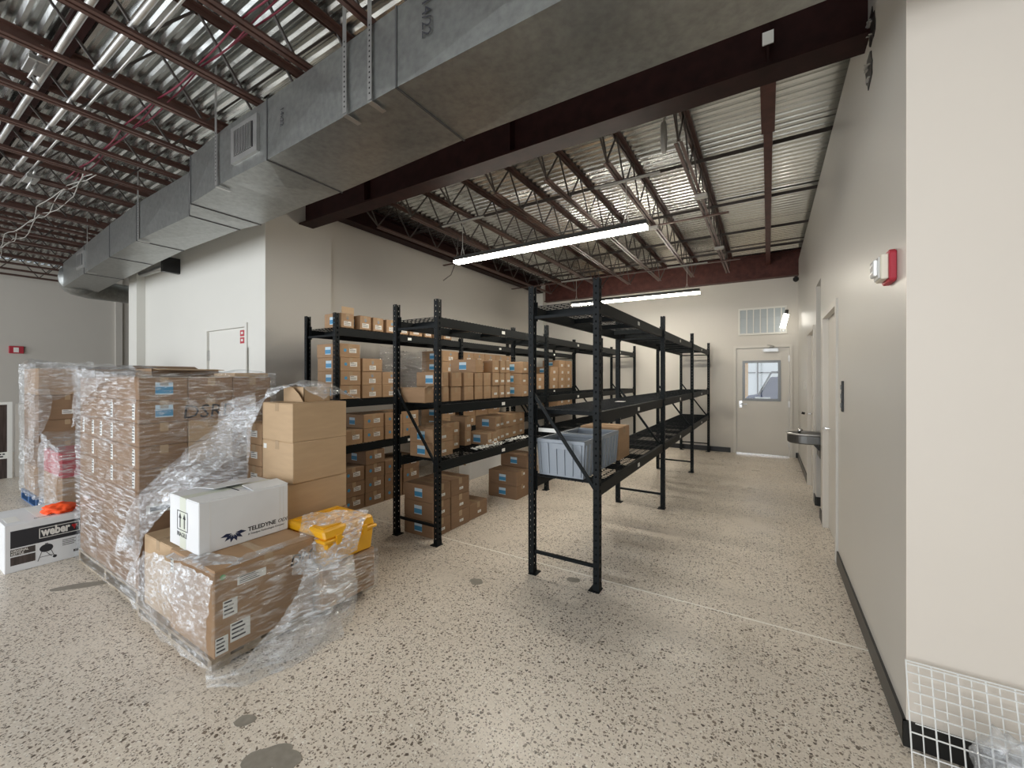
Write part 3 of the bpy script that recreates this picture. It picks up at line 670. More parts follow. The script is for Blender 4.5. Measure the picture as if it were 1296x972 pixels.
stack_row('middle', 1, [(2.93, 3.23, -2.70, .30, .14, 2, 's', 'b', 'card'), (3.24, 3.39, -2.84, .24, .145, 2, 's', '', 'card'), (3.40, 3.54, -2.86, .24, .145, 2, 's', '', 'card'), (3.67, 3.79, -2.89, .22, .165, 2, 's', '', 'card'), (3.83, 3.92, -2.70, .30, .135, 1, 's', 'b', 'card'), (3.925, 4.05, -2.70, .3, .135, 1, 's', '', 'card'), (4.06, 4.15, -2.74, .3, .15, 2, 's', 'b', 'card'), (4.16, 4.30, -2.76, .3, .15, 2, 's', '', 'card'), (4.31, 4.5, -2.80, .28, .15, 2, 's', '', 'card'), (4.51, 4.7, -2.82, .26, .15, 2, 's', '', 'card'), (4.71, 4.92, -2.84, .24, .15, 2, 's', '', 'card')], 'cartons on the middle rack low shelf')
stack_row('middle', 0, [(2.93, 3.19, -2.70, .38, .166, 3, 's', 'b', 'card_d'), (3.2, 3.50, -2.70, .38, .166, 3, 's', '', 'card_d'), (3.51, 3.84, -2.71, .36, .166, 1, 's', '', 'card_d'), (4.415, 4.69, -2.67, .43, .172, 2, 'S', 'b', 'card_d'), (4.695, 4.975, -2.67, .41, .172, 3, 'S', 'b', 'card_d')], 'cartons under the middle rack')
# flap standing open on the first top shelf carton and on the two low open cartons
def flap(name, parent_loc, dims, rot, label): pass
o = [c for c in C.objects if c.get('label', '').startswith('brown carton, first column from front, wall rack top')][0]
m = MB(); m.bar((.15, -.07, .165), (.13, -.03, .245), .004, .0, (1, 0, 0)); fl_ = MB().box(.146, .15, -.075, .085, .165, .235).build('open_flap', 'card_l', o)
for lab in ('brown carton, first column from front, middle rack middle', 'brown carton, second column from front, middle rack middle'):
    o = [c for c in C.objects if c.get('label', '').startswith(lab)][0]
    MB().bar((.198, 0, .146), (.24, 0, .17), .09, .003).build('open_flap', 'card_l', o)
# loose plastic curtain on the wall rack and packing on the low shelf
def sheet(name, f, nu, nv, mat, label, cat='plastic film', amp=.01, fr=6, parent=None, group=None, thick=0):
    mb = MB()
    for i in range(nu+1):
        for j in range(nv+1):
            p = Vector(f(i/nu, j/nv)); q = p*fr
            p = p+Vector((noise.noise(q), noise.noise(q+Vector((9, 3, 1))), noise.noise(q+Vector((4, 7, 2)))))*amp+Vector((noise.noise(q*3.1), noise.noise(q*3.1+Vector((2, 1, 5))), noise.noise(q*3.1+Vector((5, 5, 2)))))*amp*.45
            mb.v.append((p.x, p.y, max(.003, p.z)))
    for i in range(nu):
        for j in range(nv):
            a = i*(nv+1)+j; mb.f.append((a, a+1, a+nv+2, a+nv+1))
    me = bpy.data.meshes.new(name); me.from_pydata(mb.v, [], mb.f); me.materials.append(M[mat])
    for p in me.polygons: p.use_smooth = True
    o = link(name, me, parent)
    if parent is None: tag(o, label, cat, group)
    return o
sheet('plastic_sheet', lambda u, v: (-4.35+.06*math.sin(u*9), 3.72+u*.85, 1.95-.66*v-.05*math.sin(u*3.14)), 26, 16, 'film', 'cloudy plastic sheet draped at the back of the wall rack middle shelf', amp=.02)
def packing(name, x0, x1, y0, y1, z, label):
    mb = MB()
    for i in range(70):
        x, y = R.uniform(x0, x1), R.uniform(y0, y1); a = R.uniform(0, 6.28); l = R.uniform(.02, .05)
        mb.bar((x, y, z+R.uniform(.005, .03)), (x+l*math.cos(a), y+l*math.sin(a), z+R.uniform(.005, .035)), .012, .004)
    o = mb.build(name, 'tag'); tag(o, label, 'packing'); o['kind'] = 'stuff'
packing('packing_scraps', -2.68, -2.58, 3.5, 4.0, .763, 'pale packing scraps on the middle rack low shelf mesh, near end')
packing('packing_scraps', -2.68, -2.58, 4.15, 4.6, .763, 'pale packing scraps on the middle rack low shelf mesh, far end')
# long pale carton on the floor between the racks
carton(-4.0, -3.78, 4.92, 5.75, .0, .27, 'long pale grey carton on the floor beyond the middle rack', mat='white_card', name='long_box')
# ---------------------------------------------------------------- grey bins and box on the right rack
def bin_(x0, x1, y0, y1, z, h, label):
    t = thing('storage_bin', label, 'bin', ((x0+x1)/2, (y0+y1)/2, z), 'grey bins'); w, d = x1-x0, y1-y0
    def ring(k, zz): return [(-w/2*k, -d/2*k, zz), (w/2*k, -d/2*k, zz), (w/2*k, d/2*k, zz), (-w/2*k, d/2*k, zz)]
    mb = MB(); mb.v = ring(.90, 0)+ring(.985, h)+ring(.96, h)+ring(.875, .006)
    mb.f = [(3, 2, 1, 0)]+[(i, (i+1) % 4, 4+(i+1) % 4, 4+i) for i in range(4)]+[(4+i, 4+(i+1) % 4, 8+(i+1) % 4, 8+i) for i in range(4)]+[(8+i, 8+(i+1) % 4, 12+(i+1) % 4, 12+i) for i in range(4)]+[(12, 13, 14, 15)]
    mb.build('body', 'grey_bin', t)
    r = MB(); a, b, e = w/2, d/2, .022
    r.box(-a, a, -b, -b+e, h-.028, h); r.box(-a, a, b-e, b, h-.028, h); r.box(-a, -a+e, -b+e, b-e, h-.028, h); r.box(a-e, a, -b+e, b-e, h-.028, h); r.build('rim', 'grey_bin', t, bevel=.003)
    for s in (-1, 1):
        for q in range(6):
            u = -.40+.16*q
            MB().bar((u*w, s*(d/2*.915), .015), (u*w*1.06, s*(d/2*.99), h-.03), .012, .016, (0, s, 0)).build('rib', 'grey_bin', t)
        for q in range(5):
            u = -.38+.19*q
            MB().bar((s*(w/2*.915), u*d, .015), (s*(w/2*.99), u*d*1.06, h-.03), .012, .016, (s, 0, 0)).build('rib', 'grey_bin', t)
        MB().box(-w*.16, w*.16, s*b-.006, s*b+.006, h-.07, h-.028).build('handle', 'grey_bin', t)
    return t
bin_(-1.57, -1.16, 2.90, 3.30, .764, .285, 'open grey plastic bin at the near end of the right rack')
bin_(-1.57, -1.16, 3.32, 3.73, .764, .285, 'open grey plastic bin between the near bin and the brown carton')
carton(-1.55, -1.17, 3.76, 4.10, .764, .30, 'brown carton beside the two grey bins on the right rack', mat='card', face='')
tag(B(-1.56, -1.40, 2.92, 2.925, 1.10, 1.13).build('shelf_card', 'tag'), 'white shelf card behind the near grey bin', 'card')
tag(B(-1.30, -1.22, 4.05, 4.15, 1.290, 1.292).build('paper_slip', 'tag'), 'small paper slip on the right rack middle shelf mesh', 'paper')

# ================================================================ LEFT: pallets, cartons and film
def pallet(x0, x1, y0, y1, mat, label, h=.123):
    t = thing('pallet', label, 'pallet', (x0, y0, 0)); w, d = x1-x0, y1-y0
    for i in range(7):
        y = (d-.09)*i/6; B(0, w, y, y+.09, h-.016, h).build('top_board', mat, t)
    for i in range(3):
        x = (w-.045)*i/2; B(x, x+.045, 0, d, .014, h-.016).build('stringer', mat, t)
    for i in range(3):
        y = (d-.09)*i/2; B(0, w, y, y+.09, 0, .014).build('bottom_board', mat, t)
    return t
pallet(-4.90, -3.57, 1.03, 1.93, 'wood', 'wooden pallet under the tall wrapped carton stack', .10)
pallet(-3.50, -2.45, 1.0, 2.03, 'wood', 'wooden pallet under the white box and low cartons', .06)
# tall stack
px = [-4.885, -4.45, -4.01, -3.575]; py = [1.035, 1.315, 1.61, 1.9]; Z0 = .101
cells = [(0, 0), (1, 0), (2, 0), (2, 1), (2, 2), (0, 1), (0, 2)]
where = {(0, 0): 'left front corner', (1, 0): 'front middle', (2, 0): 'right front corner', (2, 1): 'right side middle', (2, 2): 'right side back', (0, 1): 'left side middle', (0, 2): 'left side back'}
zl = [Z0, .755, .91, 1.065, 1.22, 1.378, 1.535]
for q in range(6):
    for (i, j) in cells:
        big = q == 0; fc = ''; sd = ''
        if j == 0 and not big: sd = ('' if i == 0 and q > 3 else 'tu' if (q == 3 and i < 2) else 't') if q < 5 else ''
        if i == 2 and q >= 4 and j == 0: fc = 'b'
        if i == 2 and j == 2 and q == 4: fc = 'W'
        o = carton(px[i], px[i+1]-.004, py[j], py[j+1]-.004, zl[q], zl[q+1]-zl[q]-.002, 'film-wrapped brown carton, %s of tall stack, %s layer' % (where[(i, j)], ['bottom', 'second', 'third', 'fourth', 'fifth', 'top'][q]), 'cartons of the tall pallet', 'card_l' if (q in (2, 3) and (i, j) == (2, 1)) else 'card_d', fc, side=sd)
        if big and (i, j) == (2, 0):
            s = B(.2185, .2195, -.10, .07, .50, .56).build('label', 'tag', o); B(.2195, .22, -.08, .05, .515, .545).build('label_print', 'ink', s)
        if q == 4 and (i, j) == (2, 1): put_text('DSRD', .14, 'ink', o, (.2165, -.185, .015), '+x', 'marker_writing', shear=.1)
# open carton on top of the tall stack
t = thing('open_box', 'open brown carton with dark inside on the tall pallet stack', 'box', (-4.63, 1.62, 1.537))
m = MB(); w, d, h = .38, .5, .07
m.box(-w/2, w/2, -d/2, -d/2+.004, 0, h); m.box(-w/2, w/2, d/2-.004, d/2, 0, h); m.box(-w/2, -w/2+.004, -d/2, d/2, 0, h); m.box(w/2-.004, w/2, -d/2, d/2, 0, h); m.box(-w/2, w/2, -d/2, d/2, 0, .004); m.build('body', 'card', t)
MB().bar((w/2, 0, h), (w/2+.14, 0, h-.01), .48, .004).build('flap', 'card_l', t); MB().bar((-w/2, 0, h), (-w/2-.1, 0, h+.03), .48, .004).build('flap', 'card_d', t)
carton(-3.95, -3.6, 1.63, 1.89, 1.537, .03, 'flat pale carton lid lying on top of the tall pallet stack', mat='card_l', name='carton_lid')
# low pallet
Zp = .061
A = carton(-3.0, -2.445, 1.01, 1.56, Zp, .459, 'large film-wrapped brown carton at the front corner of the low pallet', mat='card', name='cardboard_box', lz=0)
s = link('label', sticker('label', 'y', .04, .085, 'tag'), A, (-.245, -.2755, .37)); link('label_print', print_mesh('y', .04, .085, 4), s)
for u, v, w_, h_ in ((-.09, .365, .15, .045), (-.15, .10, .10, .10), (-.24, .06, .06, .09), (-.2, .24, .07, .09)):
    s = link('label', sticker('label', 'x', w_, h_, 'tag'), A, (.2780, u, v)); link('label_print', print_mesh('x', w_, h_, 4, seed=3), s)
MB().prism([(-.235+.014*math.cos(a*.5236), .415+.014*math.sin(a*.5236)) for a in range(12)], 'x', .2775, .2785).build('green_sticker', 'green', A)
put_text('DM', .09, 'ink', A, (.2785, .12, .33), '+x', 'marker_writing', shear=.3)
carton(-3.46, -3.02, 1.03, 1.50, Zp, .451, 'brown carton at the left front of the low pallet under the film', mat='card_l')
carton(-3.46, -2.835, 1.60, 2.10, Zp, .457, 'wide brown carton under the stack of three plain boxes', mat='card')
carton(-2.825, -2.375, 1.575, 1.98, Zp, .269, 'film-wrapped brown carton under the yellow case', mat='card')
# three plain boxes stacked, plus an opened one on top
zz = .52
for i, (x0, x1, y0, y1, h, lab) in enumerate(((-3.26, -2.835, 1.615, 2.09, .262, 'bottom of the three plain brown boxes stacked behind the white box'), (-3.225, -2.825, 1.65, 2.08, .29, 'middle of the three plain brown boxes stacked behind the white box'), (-3.225, -2.83, 1.65, 2.085, .275, 'top of the three plain brown boxes stacked behind the white box'))):
    o = carton(x0, x1, y0, y1, zz, h, lab, 'stack of three plain boxes', 'card_l'); zz += h
    if i == 1: B(-.18, -.14, -.2165, -.2155, .225, .26).build('label', 'tag', o)
t = thing('open_box', 'small opened carton under film on top of the plain boxes', 'box', (-3.08, 1.93, zz+.001))
m = MB(); w, d, h = .22, .22, .11
m.box(-w/2, w/2, -d/2, -d/2+.004, 0, h); m.box(-w/2, w/2, d/2-.004, d/2, 0, h); m.box(-w/2, -w/2+.004, -d/2, d/2, 0, h); m.box(w/2-.004, w/2, -d/2, d/2, 0, h); m.build('body', 'card_l', t)
MB().prism([(-w/2, 0), (w/2+.04, 0), (w/2-.02, .06), (w/2-.10, .11), (-w/2, .125)], 'y', -d/2-.03, -d/2-.026).build('flap', 'card_l', t)
# small carton column at the left of the plain boxes
for i in range(4):
    carton(-3.50, -3.275, 1.67, 2.02, .52+i*.165, .163, 'small labelled carton left of the plain boxes, %s of its column' % LAY[4][i], 'small cartons left of the plain boxes', 'card', side='w')
# white box with print
wb_ = carton(-3.12, -2.728, 1.05, 1.56, .5215, .30, 'white printed carton with navy leaf logo on the low pallet', mat='white_card', name='white_box', tape=False)
B(-.05, .03, -.2562, -.255, 0, .30).build('tape', 'cream_tape', wb_)
B(-.05, .03, -.255, .255, .30, .3008).build('tape', 'cream_tape', wb_)
# arrows panel
fr = MB()
for a, b, c, d_ in ((-.085, .055, .215, .219), (-.085, .055, .105, .109), (-.085, -.081, .105, .219), (.051, .055, .105, .219)): fr.box(a, b, -.2568, -.2562, c, d_)
for x in (-.045, .012): fr.box(x-.006, x+.006, -.2568, -.2562, .12, .18); fr.prism([(x-.018, .175), (x+.018, .175), (x, .208)], 'y', -.2568, -.2562)
fr.build('arrow_print', 'ink', wb_)
put_text('FRAGILE', .036, 'ink', wb_, (-.088, -.2566, .068), '-y', 'fragile_print')
# leaf logo: fan of pointed petals
lg = MB(); cy, cz = -.075, .058
cz = .078
for ang, ln in ((-82, .072), (-52, .062), (-18, .056), (18, .056), (52, .062), (82, .072)):
    a = math.radians(ang); dx, dz = math.sin(a), -math.cos(a)
    nx, nz_ = -dz, dx; pts = [(cy+dx*.010, cz+dz*.010), (cy+dx*ln*.55+nx*.0105, cz+dz*ln*.55+nz_*.0105), (cy+dx*ln, cz+dz*ln), (cy+dx*ln*.55-nx*.0105, cz+dz*ln*.55-nz_*.0105)]
    lg.prism(pts, 'x', .1961, .1968)
lg.build('logo_print', 'navy', wb_)
put_text('TELEDYNE', .036, 'ink', wb_, (.1965, .005, .06), '+x', bold=.0008); put_text('ODI', .034, 'ink', wb_, (.1965, .185, .06), '+x', shear=.25)
put_text('A Teledyne Technologies Company', .0155, 'ink', wb_, (.1965, .005, .037), '+x')
for y in (-.2, .2, .225): B(.196, .1972, y-.001, y+.001, .003, .29).build('crease', 'paper', wb_)
MB().bar((-.196, .0, .30), (.0, .0, .318), .2, .003).build('top_flap', 'white_card', wb_); MB().bar((.19, .15, .301), (.05, .15, .316), .22, .003).build('top_flap', 'white_card', wb_)
B(-.19, .1, -.006, .0, .301, .303).build('flap_gap', 'ink', wb_)
# yellow case
yc = thing('yellow_case', 'bright yellow plastic case under loose film on the low pallet', 'case', (-2.58, 1.775, .331))
m = MB(); m.prism([(-.20, 0), (.20, 0), (.225, .15), (-.225, .15)], 'y', -.185, .185); m.build('body', 'yellow', yc, bevel=.012)
m = MB(); m.box(-.235, .235, -.205, .205, .15, .172); m.build('rim', 'yellow', yc, bevel=.006)
m = MB(); m.prism([(-.225, .172), (.225, .172), (.20, .232), (-.20, .232)], 'y', -.195, .195); m.build('lid', 'yellow', yc, bevel=.012)
for y in (-.1, .1): B(.222, .238, y-.018, y+.018, .13, .19).build('latch', 'yellow', yc)
for i in range(4): B(-.16+.1*i, -.13+.1*i, -.17, .17, .232, .238).build('lid_rib', 'yellow', yc)
# --- films
def L3(pts, u):
    u = min(max(u, 0), 1)*(len(pts)-1); i = min(int(u), len(pts)-2); f = u-i; f = f*f*(3-2*f)*.35+f*.65
    return Vector(pts[i]).lerp(Vector(pts[i+1]), f)
def ruled(a, b, sag=(0, 0, 0)):
    return lambda u, v: L3(a, u).lerp(L3(b, u), v)+Vector(sag)*math.sin(v*math.pi)
W_ = .012
w = thing('stretch_wrap', 'clear stretch film wound round the tall carton stack', 'plastic film')
def band(name, x0, y0, x1, y1, z0, z1, off, mat, nu=30, nv=22, amp=.010):
    return sheet(name, lambda u, v: (x0+(x1-x0)*u+off[0], y0+(y1-y0)*u+off[1], z0+(z1-z0)*v), nu, nv, mat, '', amp=amp, fr=9, parent=w)
band('film_side', -4.91, 1.03, -3.56, 1.03, .03, 1.57, (0, -.018), 'film', 44, 40)
band('film_side', -3.56, 1.02, -3.56, 1.92, .75, 1.56, (.014, 0), 'film_d', 30, 26, .006)
band('film_side', -4.91, 1.03, -4.91, 1.92, .03, 1.57, (-.014, 0), 'film', 20, 30)
band('film_side', -4.91, 1.92, -3.56, 1.92, .03, 1.57, (0, .014), 'film', 20, 30)
sheet('film_top', lambda u, v: (-4.93+1.38*u, 1.0+.93*v, 1.567+.03*math.sin(u*7)*math.sin(v*5)+(.045 if u < .25 else 0)*math.sin(u*12.5)), 30, 20, 'film', '', amp=.02, fr=7, parent=w)
sheet('film_glare', ruled([(-4.96, 1.0, 1.62), (-4.6, .99, 1.60), (-4.2, 1.0, 1.57)], [(-5.02, 1.02, 1.1), (-4.6, 1.0, 1.36), (-4.15, 1.0, 1.50)]), 18, 12, 'film_h', '', amp=.02, fr=8, parent=w)  # extra whitish film layer at the top left, painting in the glare
# loose bag swept from the top of the plain boxes down to the front
sheet('loose_film', ruled([(-2.72, 2.16, 1.35), (-2.98, 2.02, 1.485), (-3.2, 1.75, 1.45), (-3.38, 1.52, 1.28), (-3.50, 1.25, 1.0), (-3.62, 1.02, .72), (-3.82, .98, .36)],
    [(-2.8, 1.86, 1.37), (-3.0, 1.78, 1.475), (-3.22, 1.62, 1.36), (-3.235, 1.56, .98), (-3.19, 1.22, .835), (-3.26, 1.02, .62), (-3.46, .985, .36)], (-.0, -.02, .03)), 46, 20, 'film_w', 'loose crumpled film swept from the plain boxes down between both pallets', amp=.028, fr=7)
sheet('loose_film', ruled([(-3.24, 1.6, 1.42), (-3.30, 1.62, 1.2), (-3.32, 1.6, .9), (-3.3, 1.57, .6)], [(-3.54, 1.5, 1.34), (-3.54, 1.45, 1.0), (-3.54, 1.3, .75), (-3.5, 1.2, .55)]), 22, 14, 'film_h', 'wide film panel hanging between the tall stack and the plain boxes', amp=.02, fr=7)
# film round the low front carton
w1 = thing('stretch_wrap', 'clear film bunched round the large front carton of the low pallet', 'plastic film')
sheet('film_front', ruled([(-3.50, .985, .33), (-3.3, .97, .45), (-3.0, .965, .50), (-2.7, .97, .505), (-2.405, .995, .50)], [(-3.46, .975, .06), (-3.2, .96, .05), (-2.95, .955, .04), (-2.7, .955, .03), (-2.39, .98, .03)], (0, -.03, 0)), 40, 26, 'film_w', '', amp=.018, fr=9, parent=w1)
sheet('film_topfold', ruled([(-2.98, .97, .50), (-2.75, .975, .515), (-2.44, 1.0, .51)], [(-2.9, 1.06, .530), (-2.7, 1.10, .532), (-2.47, 1.16, .530)]), 18, 6, 'film_w', '', amp=.01, fr=9, parent=w1)
sheet('film_side', ruled([(-2.43, .99, .51), (-2.425, 1.3, .50), (-2.42, 1.6, .42), (-2.36, 1.8, .33), (-2.36, 1.99, .33)], [(-2.42, .98, .05), (-2.415, 1.3, .05), (-2.41, 1.55, .06), (-2.36, 1.75, .05), (-2.355, 1.99, .05)], (.012, 0, 0)), 40, 22, 'film_d', '', amp=.008, fr=9, parent=w1)
sheet('film_edge', ruled([(-2.44, 1.06, .522), (-2.44, 1.3, .524), (-2.44, 1.57, .53)], [(-2.52, 1.2, .530), (-2.50, 1.4, .530), (-2.52, 1.6, .535)]), 18, 5, 'film_h', '', amp=.006, fr=12, parent=w1)
# film hanging over the yellow case and pooling on the floor
sheet('loose_film', ruled([(-2.66, 1.62, .60), (-2.55, 1.72, .625), (-2.46, 1.82, .625), (-2.38, 1.93, .60)], [(-2.40, 1.40, .36), (-2.36, 1.50, .33), (-2.33, 1.60, .34), (-2.32, 1.78, .38)], (.03, -.02, .03)), 22, 16, 'film_w', 'loose film draped over the front corner of the yellow case', amp=.016, fr=10)
sheet('loose_film', ruled([(-2.36, 1.48, .40), (-2.34, 1.55, .40), (-2.31, 1.66, .40), (-2.30, 1.75, .38)], [(-2.30, 1.02, .01), (-2.22, 1.18, .01), (-2.16, 1.40, .01), (-2.20, 1.66, .01)], (.04, -.01, -.03)), 26, 22, 'film_h', 'rope of twisted film falling from the yellow case to the floor', amp=.022, fr=9)
sheet('loose_film', ruled([(-2.41, .97, .06), (-2.38, 1.15, .05), (-2.36, 1.35, .06), (-2.33, 1.62, .06)], [(-2.33, .93, .006), (-2.22, 1.02, .006), (-2.13, 1.24, .006), (-2.14, 1.56, .006)], (0, 0, .03)), 30, 14, 'film_h', 'crumpled film pooled on the floor beside the low pallet', amp=.018, fr=10)
# ---------------------------------------------------------------- far left stacks
pallet(-8.08, -7.28, 1.18, 2.2, 'bluewood', 'blue painted pallet under the far left wrapped stack')
zz = .124
for i, (h, mat) in enumerate(((.34, 'card'), (.30, 'card_d'), (.26, 'card_d'), (.30, 'card_d'), (.32, 'card'))):
    carton(-8.04, -7.31, 1.2, 1.68, zz, h-.003, 'brown carton of the far left wrapped stack, %s layer at front' % LAY[5][i], 'far left stack cartons', mat, face='W' if i in (1, 3) else '')
    carton(-8.04, -7.31, 1.69, 2.17, zz, h-.003, 'brown carton of the far left wrapped stack, %s layer at back' % LAY[5][i], 'far left stack cartons', mat)
    zz += h
w3 = thing('stretch_wrap', 'torn clear film round the far left carton stack', 'plastic film')
sheet('film_side', lambda u, v: (-8.09+.82*u, 1.165, .1+1.6*v), 26, 34, 'film_h', '', amp=.02, fr=7, parent=w3)
sheet('film_side', lambda u, v: (-7.27, 1.165+(.5+.55*0)*u, 1.36+.36*v+(.0 if v > .2 else -.1*math.sin(u*5))), 16, 10, 'film_h', '', amp=.025, fr=7, parent=w3)
sheet('film_side', lambda u, v: (-7.265, 1.165+(.09+.05*math.sin(v*9))*u, .1+1.3*v), 8, 30, 'film_h', '', amp=.02, fr=7, parent=w3)
sheet('film_side', lambda u, v: (-7.27, 1.5+.7*u, .1+1.6*v), 16, 26, 'film', '', amp=.02, fr=7, parent=w3)
sheet('film_top', lambda u, v: (-8.1+.84*u, 1.15+1.05*v, 1.66+.1*math.exp(-((u-.55)**2)*30-((v-.1)**2)*20)), 20, 18, 'film_h', '', amp=.025, fr=6, parent=w3)
zz = .0
for i, (h, mat, lab) in enumerate(((.27, 'card', 'bottom brown carton of the low wrapped stack behind the grill box'), (.27, 'card', 'middle brown carton of the low wrapped stack behind the grill box'), (.24, 'redlabel', 'red carton on the low wrapped stack behind the grill box'))):
    carton(-6.58, -5.88, 1.12, 1.75, zz, h-.002, lab, 'low stack behind the grill box', mat, face='W' if i < 2 else ''); zz += h
w4 = thing('stretch_wrap', 'shiny film round the low stack behind the grill box', 'plastic film')
sheet('film_side', lambda u, v: (-6.62+.76*u, 1.09, .03+(.80+.14*(1-u))*v), 24, 24, 'film_h', '', amp=.02, fr=7, parent=w4)
sheet('film_side', lambda u, v: (-5.855, 1.09+.66*u, .03+.79*v), 18, 18, 'film', '', amp=.012, fr=7, parent=w4)
sheet('film_top', lambda u, v: (-6.62+.77*u, 1.08+.68*v, .80+.13*(1-u)), 14, 12, 'film_h', '', amp=.025, fr=6, parent=w4)
# grill box
gb = carton(-5.62, -5.03, .65, 1.08, 0, .375, 'white and black printed kettle grill box on the floor', mat='white_card', name='grill_box', tape=False)
gx = .295
B(gx, gx+.001, -.185, .205, .19, .325).build('black_panel', 'ink', gb)
fr = MB()
for a, b, c, d_ in ((-.035, .198, .222, .227), (-.035, .198, .300, .305), (-.035, -.030, .222, .305), (.193, .198, .222, .305)): fr.box(gx+.001, gx+.0016, a, b, c, d_)
fr.build('logo_frame', 'paper', gb)
tw = put_text('weber', .094, 'paper', gb, (gx+.0014, -.022, .240), '+x', 'logo_lettering', bold=.004); tw.scale = (.66, 1, 1)
MB().prism([(.150, .285), (.182, .285), (.182, .272), (.170, .258), (.170, .245), (.162, .245), (.162, .258), (.150, .272)], 'x', gx+.001, gx+.0018).build('logo_kettle', 'red', gb)
B(gx, gx+.001, -.185, -.055, .13, .18).build('grey_panel', 'rod', gb)
for tx, z_ in (('ORIGINAL', .157), ('KETTLE', .134)): put_text(tx, .026, 'paper', gb, (gx+.0014, -.181, z_), '+x', bold=.0006).scale = (.75, 1, 1)
B(gx, gx+.001, -.185, -.055, .055, .12).build('photo_print', 'darkwood', gb)
kt = MB(); kt.prism([(.005+.038*math.cos(a*.3142), .135+.032*math.sin(a*.3142)) for a in range(20)], 'x', gx, gx+.001)
for a, b in (((-.02, .115), (-.042, .04)), ((.03, .115), (.052, .05)), ((.005, .1), (.035, .06)), ((-.03, .07), (.042, .07))): kt.bar((gx+.0006, a[0], a[1]), (gx+.0006, b[0], b[1]), .0035, .001, (1, 0, 0))
kt.box(gx, gx+.001, -.003, .015, .168, .174); kt.prism([(.052+.012*math.cos(a*.628), .052+.012*math.sin(a*.628)) for a in range(10)], 'x', gx, gx+.001)
kt.build('kettle_print', 'ink', gb)
for i in range(4): B(gx, gx+.001, .095, .095+.08-.01*(i % 2), .165-.014*i, .170-.014*i).build('small_print', 'rod', gb)
B(gx, gx+.001, .16, .19, .05, .07).build('small_print', 'rod', gb)
B(-.27, .27, -.03, .03, .3752, .3758).build('tape', 'tag', gb); tw = put_text('ORIGINAL KETTLE', .045, 'ink', gb, (.22, -.05, .3755), '-y', 'top_lettering'); tw.rotation_euler = (0, 0, math.pi/2); tw.scale = (.6, 1, 1)
B(.0, .2, -.19, -.12, .3752, .377).build('paper_slip', 'tag', gb)
# crumpled hi-vis cloth on the grill box
def crumple(name, cx, cy, z, rx, ry, h, mat, label, cat, seed):
    bm = bmesh.new(); bmesh.ops.create_icosphere(bm, subdivisions=4, radius=1)
    for v in bm.verts:
        p = v.co.copy(); n = noise.noise(p*2.2+Vector((seed, 0, 0)))*.35+noise.noise(p*5+Vector((0, seed, 0)))*.22
        p = p*(1+n); v.co = Vector((cx+p.x*rx, cy+p.y*ry, z+max(0, (p.z+.55))*h*.7+.001))
    me = bpy.data.meshes.new(name); bm.to_mesh(me); bm.free(); me.materials.append(M[mat])
    for p in me.polygons: p.use_smooth = True
    return tag(link(name, me), label, cat)
crumple('safety_vest', -5.2, .975, .377, .11, .10, .065, 'orange', 'crumpled fluorescent orange cloth on the grill box', 'cloth', 3)
crumple('cloth_rag', -5.22, 1.045, .377, .07, .03, .045, 'pink', 'pinkish cloth edge beside the orange cloth on the grill box', 'cloth', 8)
# dark display panel by the far left
dp = thing('display_panel', 'dark framed panel with white lettering strip at the far left', 'panel', (-9.85, .75, 0))
B(-.05, 0, 0, .58, .0, 1.14).build('panel', 'darkwood', dp); m = MB(); m.box(0, .015, .55, .60, 0, 1.16); m.box(0, .015, -.02, .03, 0, 1.16); m.box(0, .015, .03, .55, 1.12, 1.16); m.build('frame', 'tag', dp)
st_ = B(0, .004, .03, .55, .30, .40).build('lettering_strip', 'tag', dp)
for i in range(2):
    m = MB(); yy = .06
    while yy < .52: l = R.uniform(.015, .05); m.box(.004, .005, yy, yy+l, .325+.035*i, .345+.035*i); yy += l+.012
    m.build('strip_print', 'ink', st_)
tag(B(-9.9, -9.85, 1.38, 1.62, 0, 1.13).build('grey_board', 'wall', bevel=.004), 'plain grey board standing beside the dark panel', 'board')
# fire pull station on the far left wall
fp = thing('fire_alarm_pull', 'red fire alarm pull station on the far left wall', 'fire alarm', (FARX, 1.86, 2.03))
B(0, .05, -.1, .1, 0, .15).build('body', 'redlabel', fp, bevel=.006); B(.05, .054, -.04, .03, .02, .12).build('handle', 'tag', fp)

# ================================================================ RIGHT: wall fittings
sb = thing('fire_alarm_strobe', 'red and cream fire alarm horn strobe on the right wall', 'fire alarm', (RX, 2.545, 1.965))
m = MB(); m.prism([(-.075, .01), (-.06, .0), (.06, .0), (.075, .01), (.075, .13), (.06, .145), (-.06, .145), (-.075, .13)], 'x', -.026, 0); m.build('red_back', 'redlabel', sb, bevel=.004)
B(-.052, -.026, -.06, .06, .015, .128).build('cream_body', 'cream', sb, bevel=.003)
m = MB(); m.prism([(-.05, .02), (.05, .02), (.05, .122), (-.05, .122)], 'x', -.06, -.052); m.prism([(-.035, .035), (.035, .035), (.035, .11), (-.035, .11)], 'x', -.076, -.06); m.build('strobe_lens', 'lens', sb, bevel=.006)
for z in (.05, .085): B(-.0785, -.0765, -.025, .025, z, z+.009).build('reflector', 'steel', sb)
sw = thing('keypad_plate', 'tall dark wall plate with buttons beside the near doorway', 'switch', (RX, 4.02, 1.27))
B(-.012, 0, -.028, .028, 0, .235).build('plate', 'black', sw, bevel=.003)
for z in (.03, .10, .17): B(-.018, -.012, -.012, .012, z, z+.035).build('button', 'fount', sw)
tag(B(RX-.01, RX, 7.9, 7.98, 1.35, 1.47).build('light_switch', 'white_wall', bevel=.002), 'pale light switch on the right wall near the back door', 'switch')
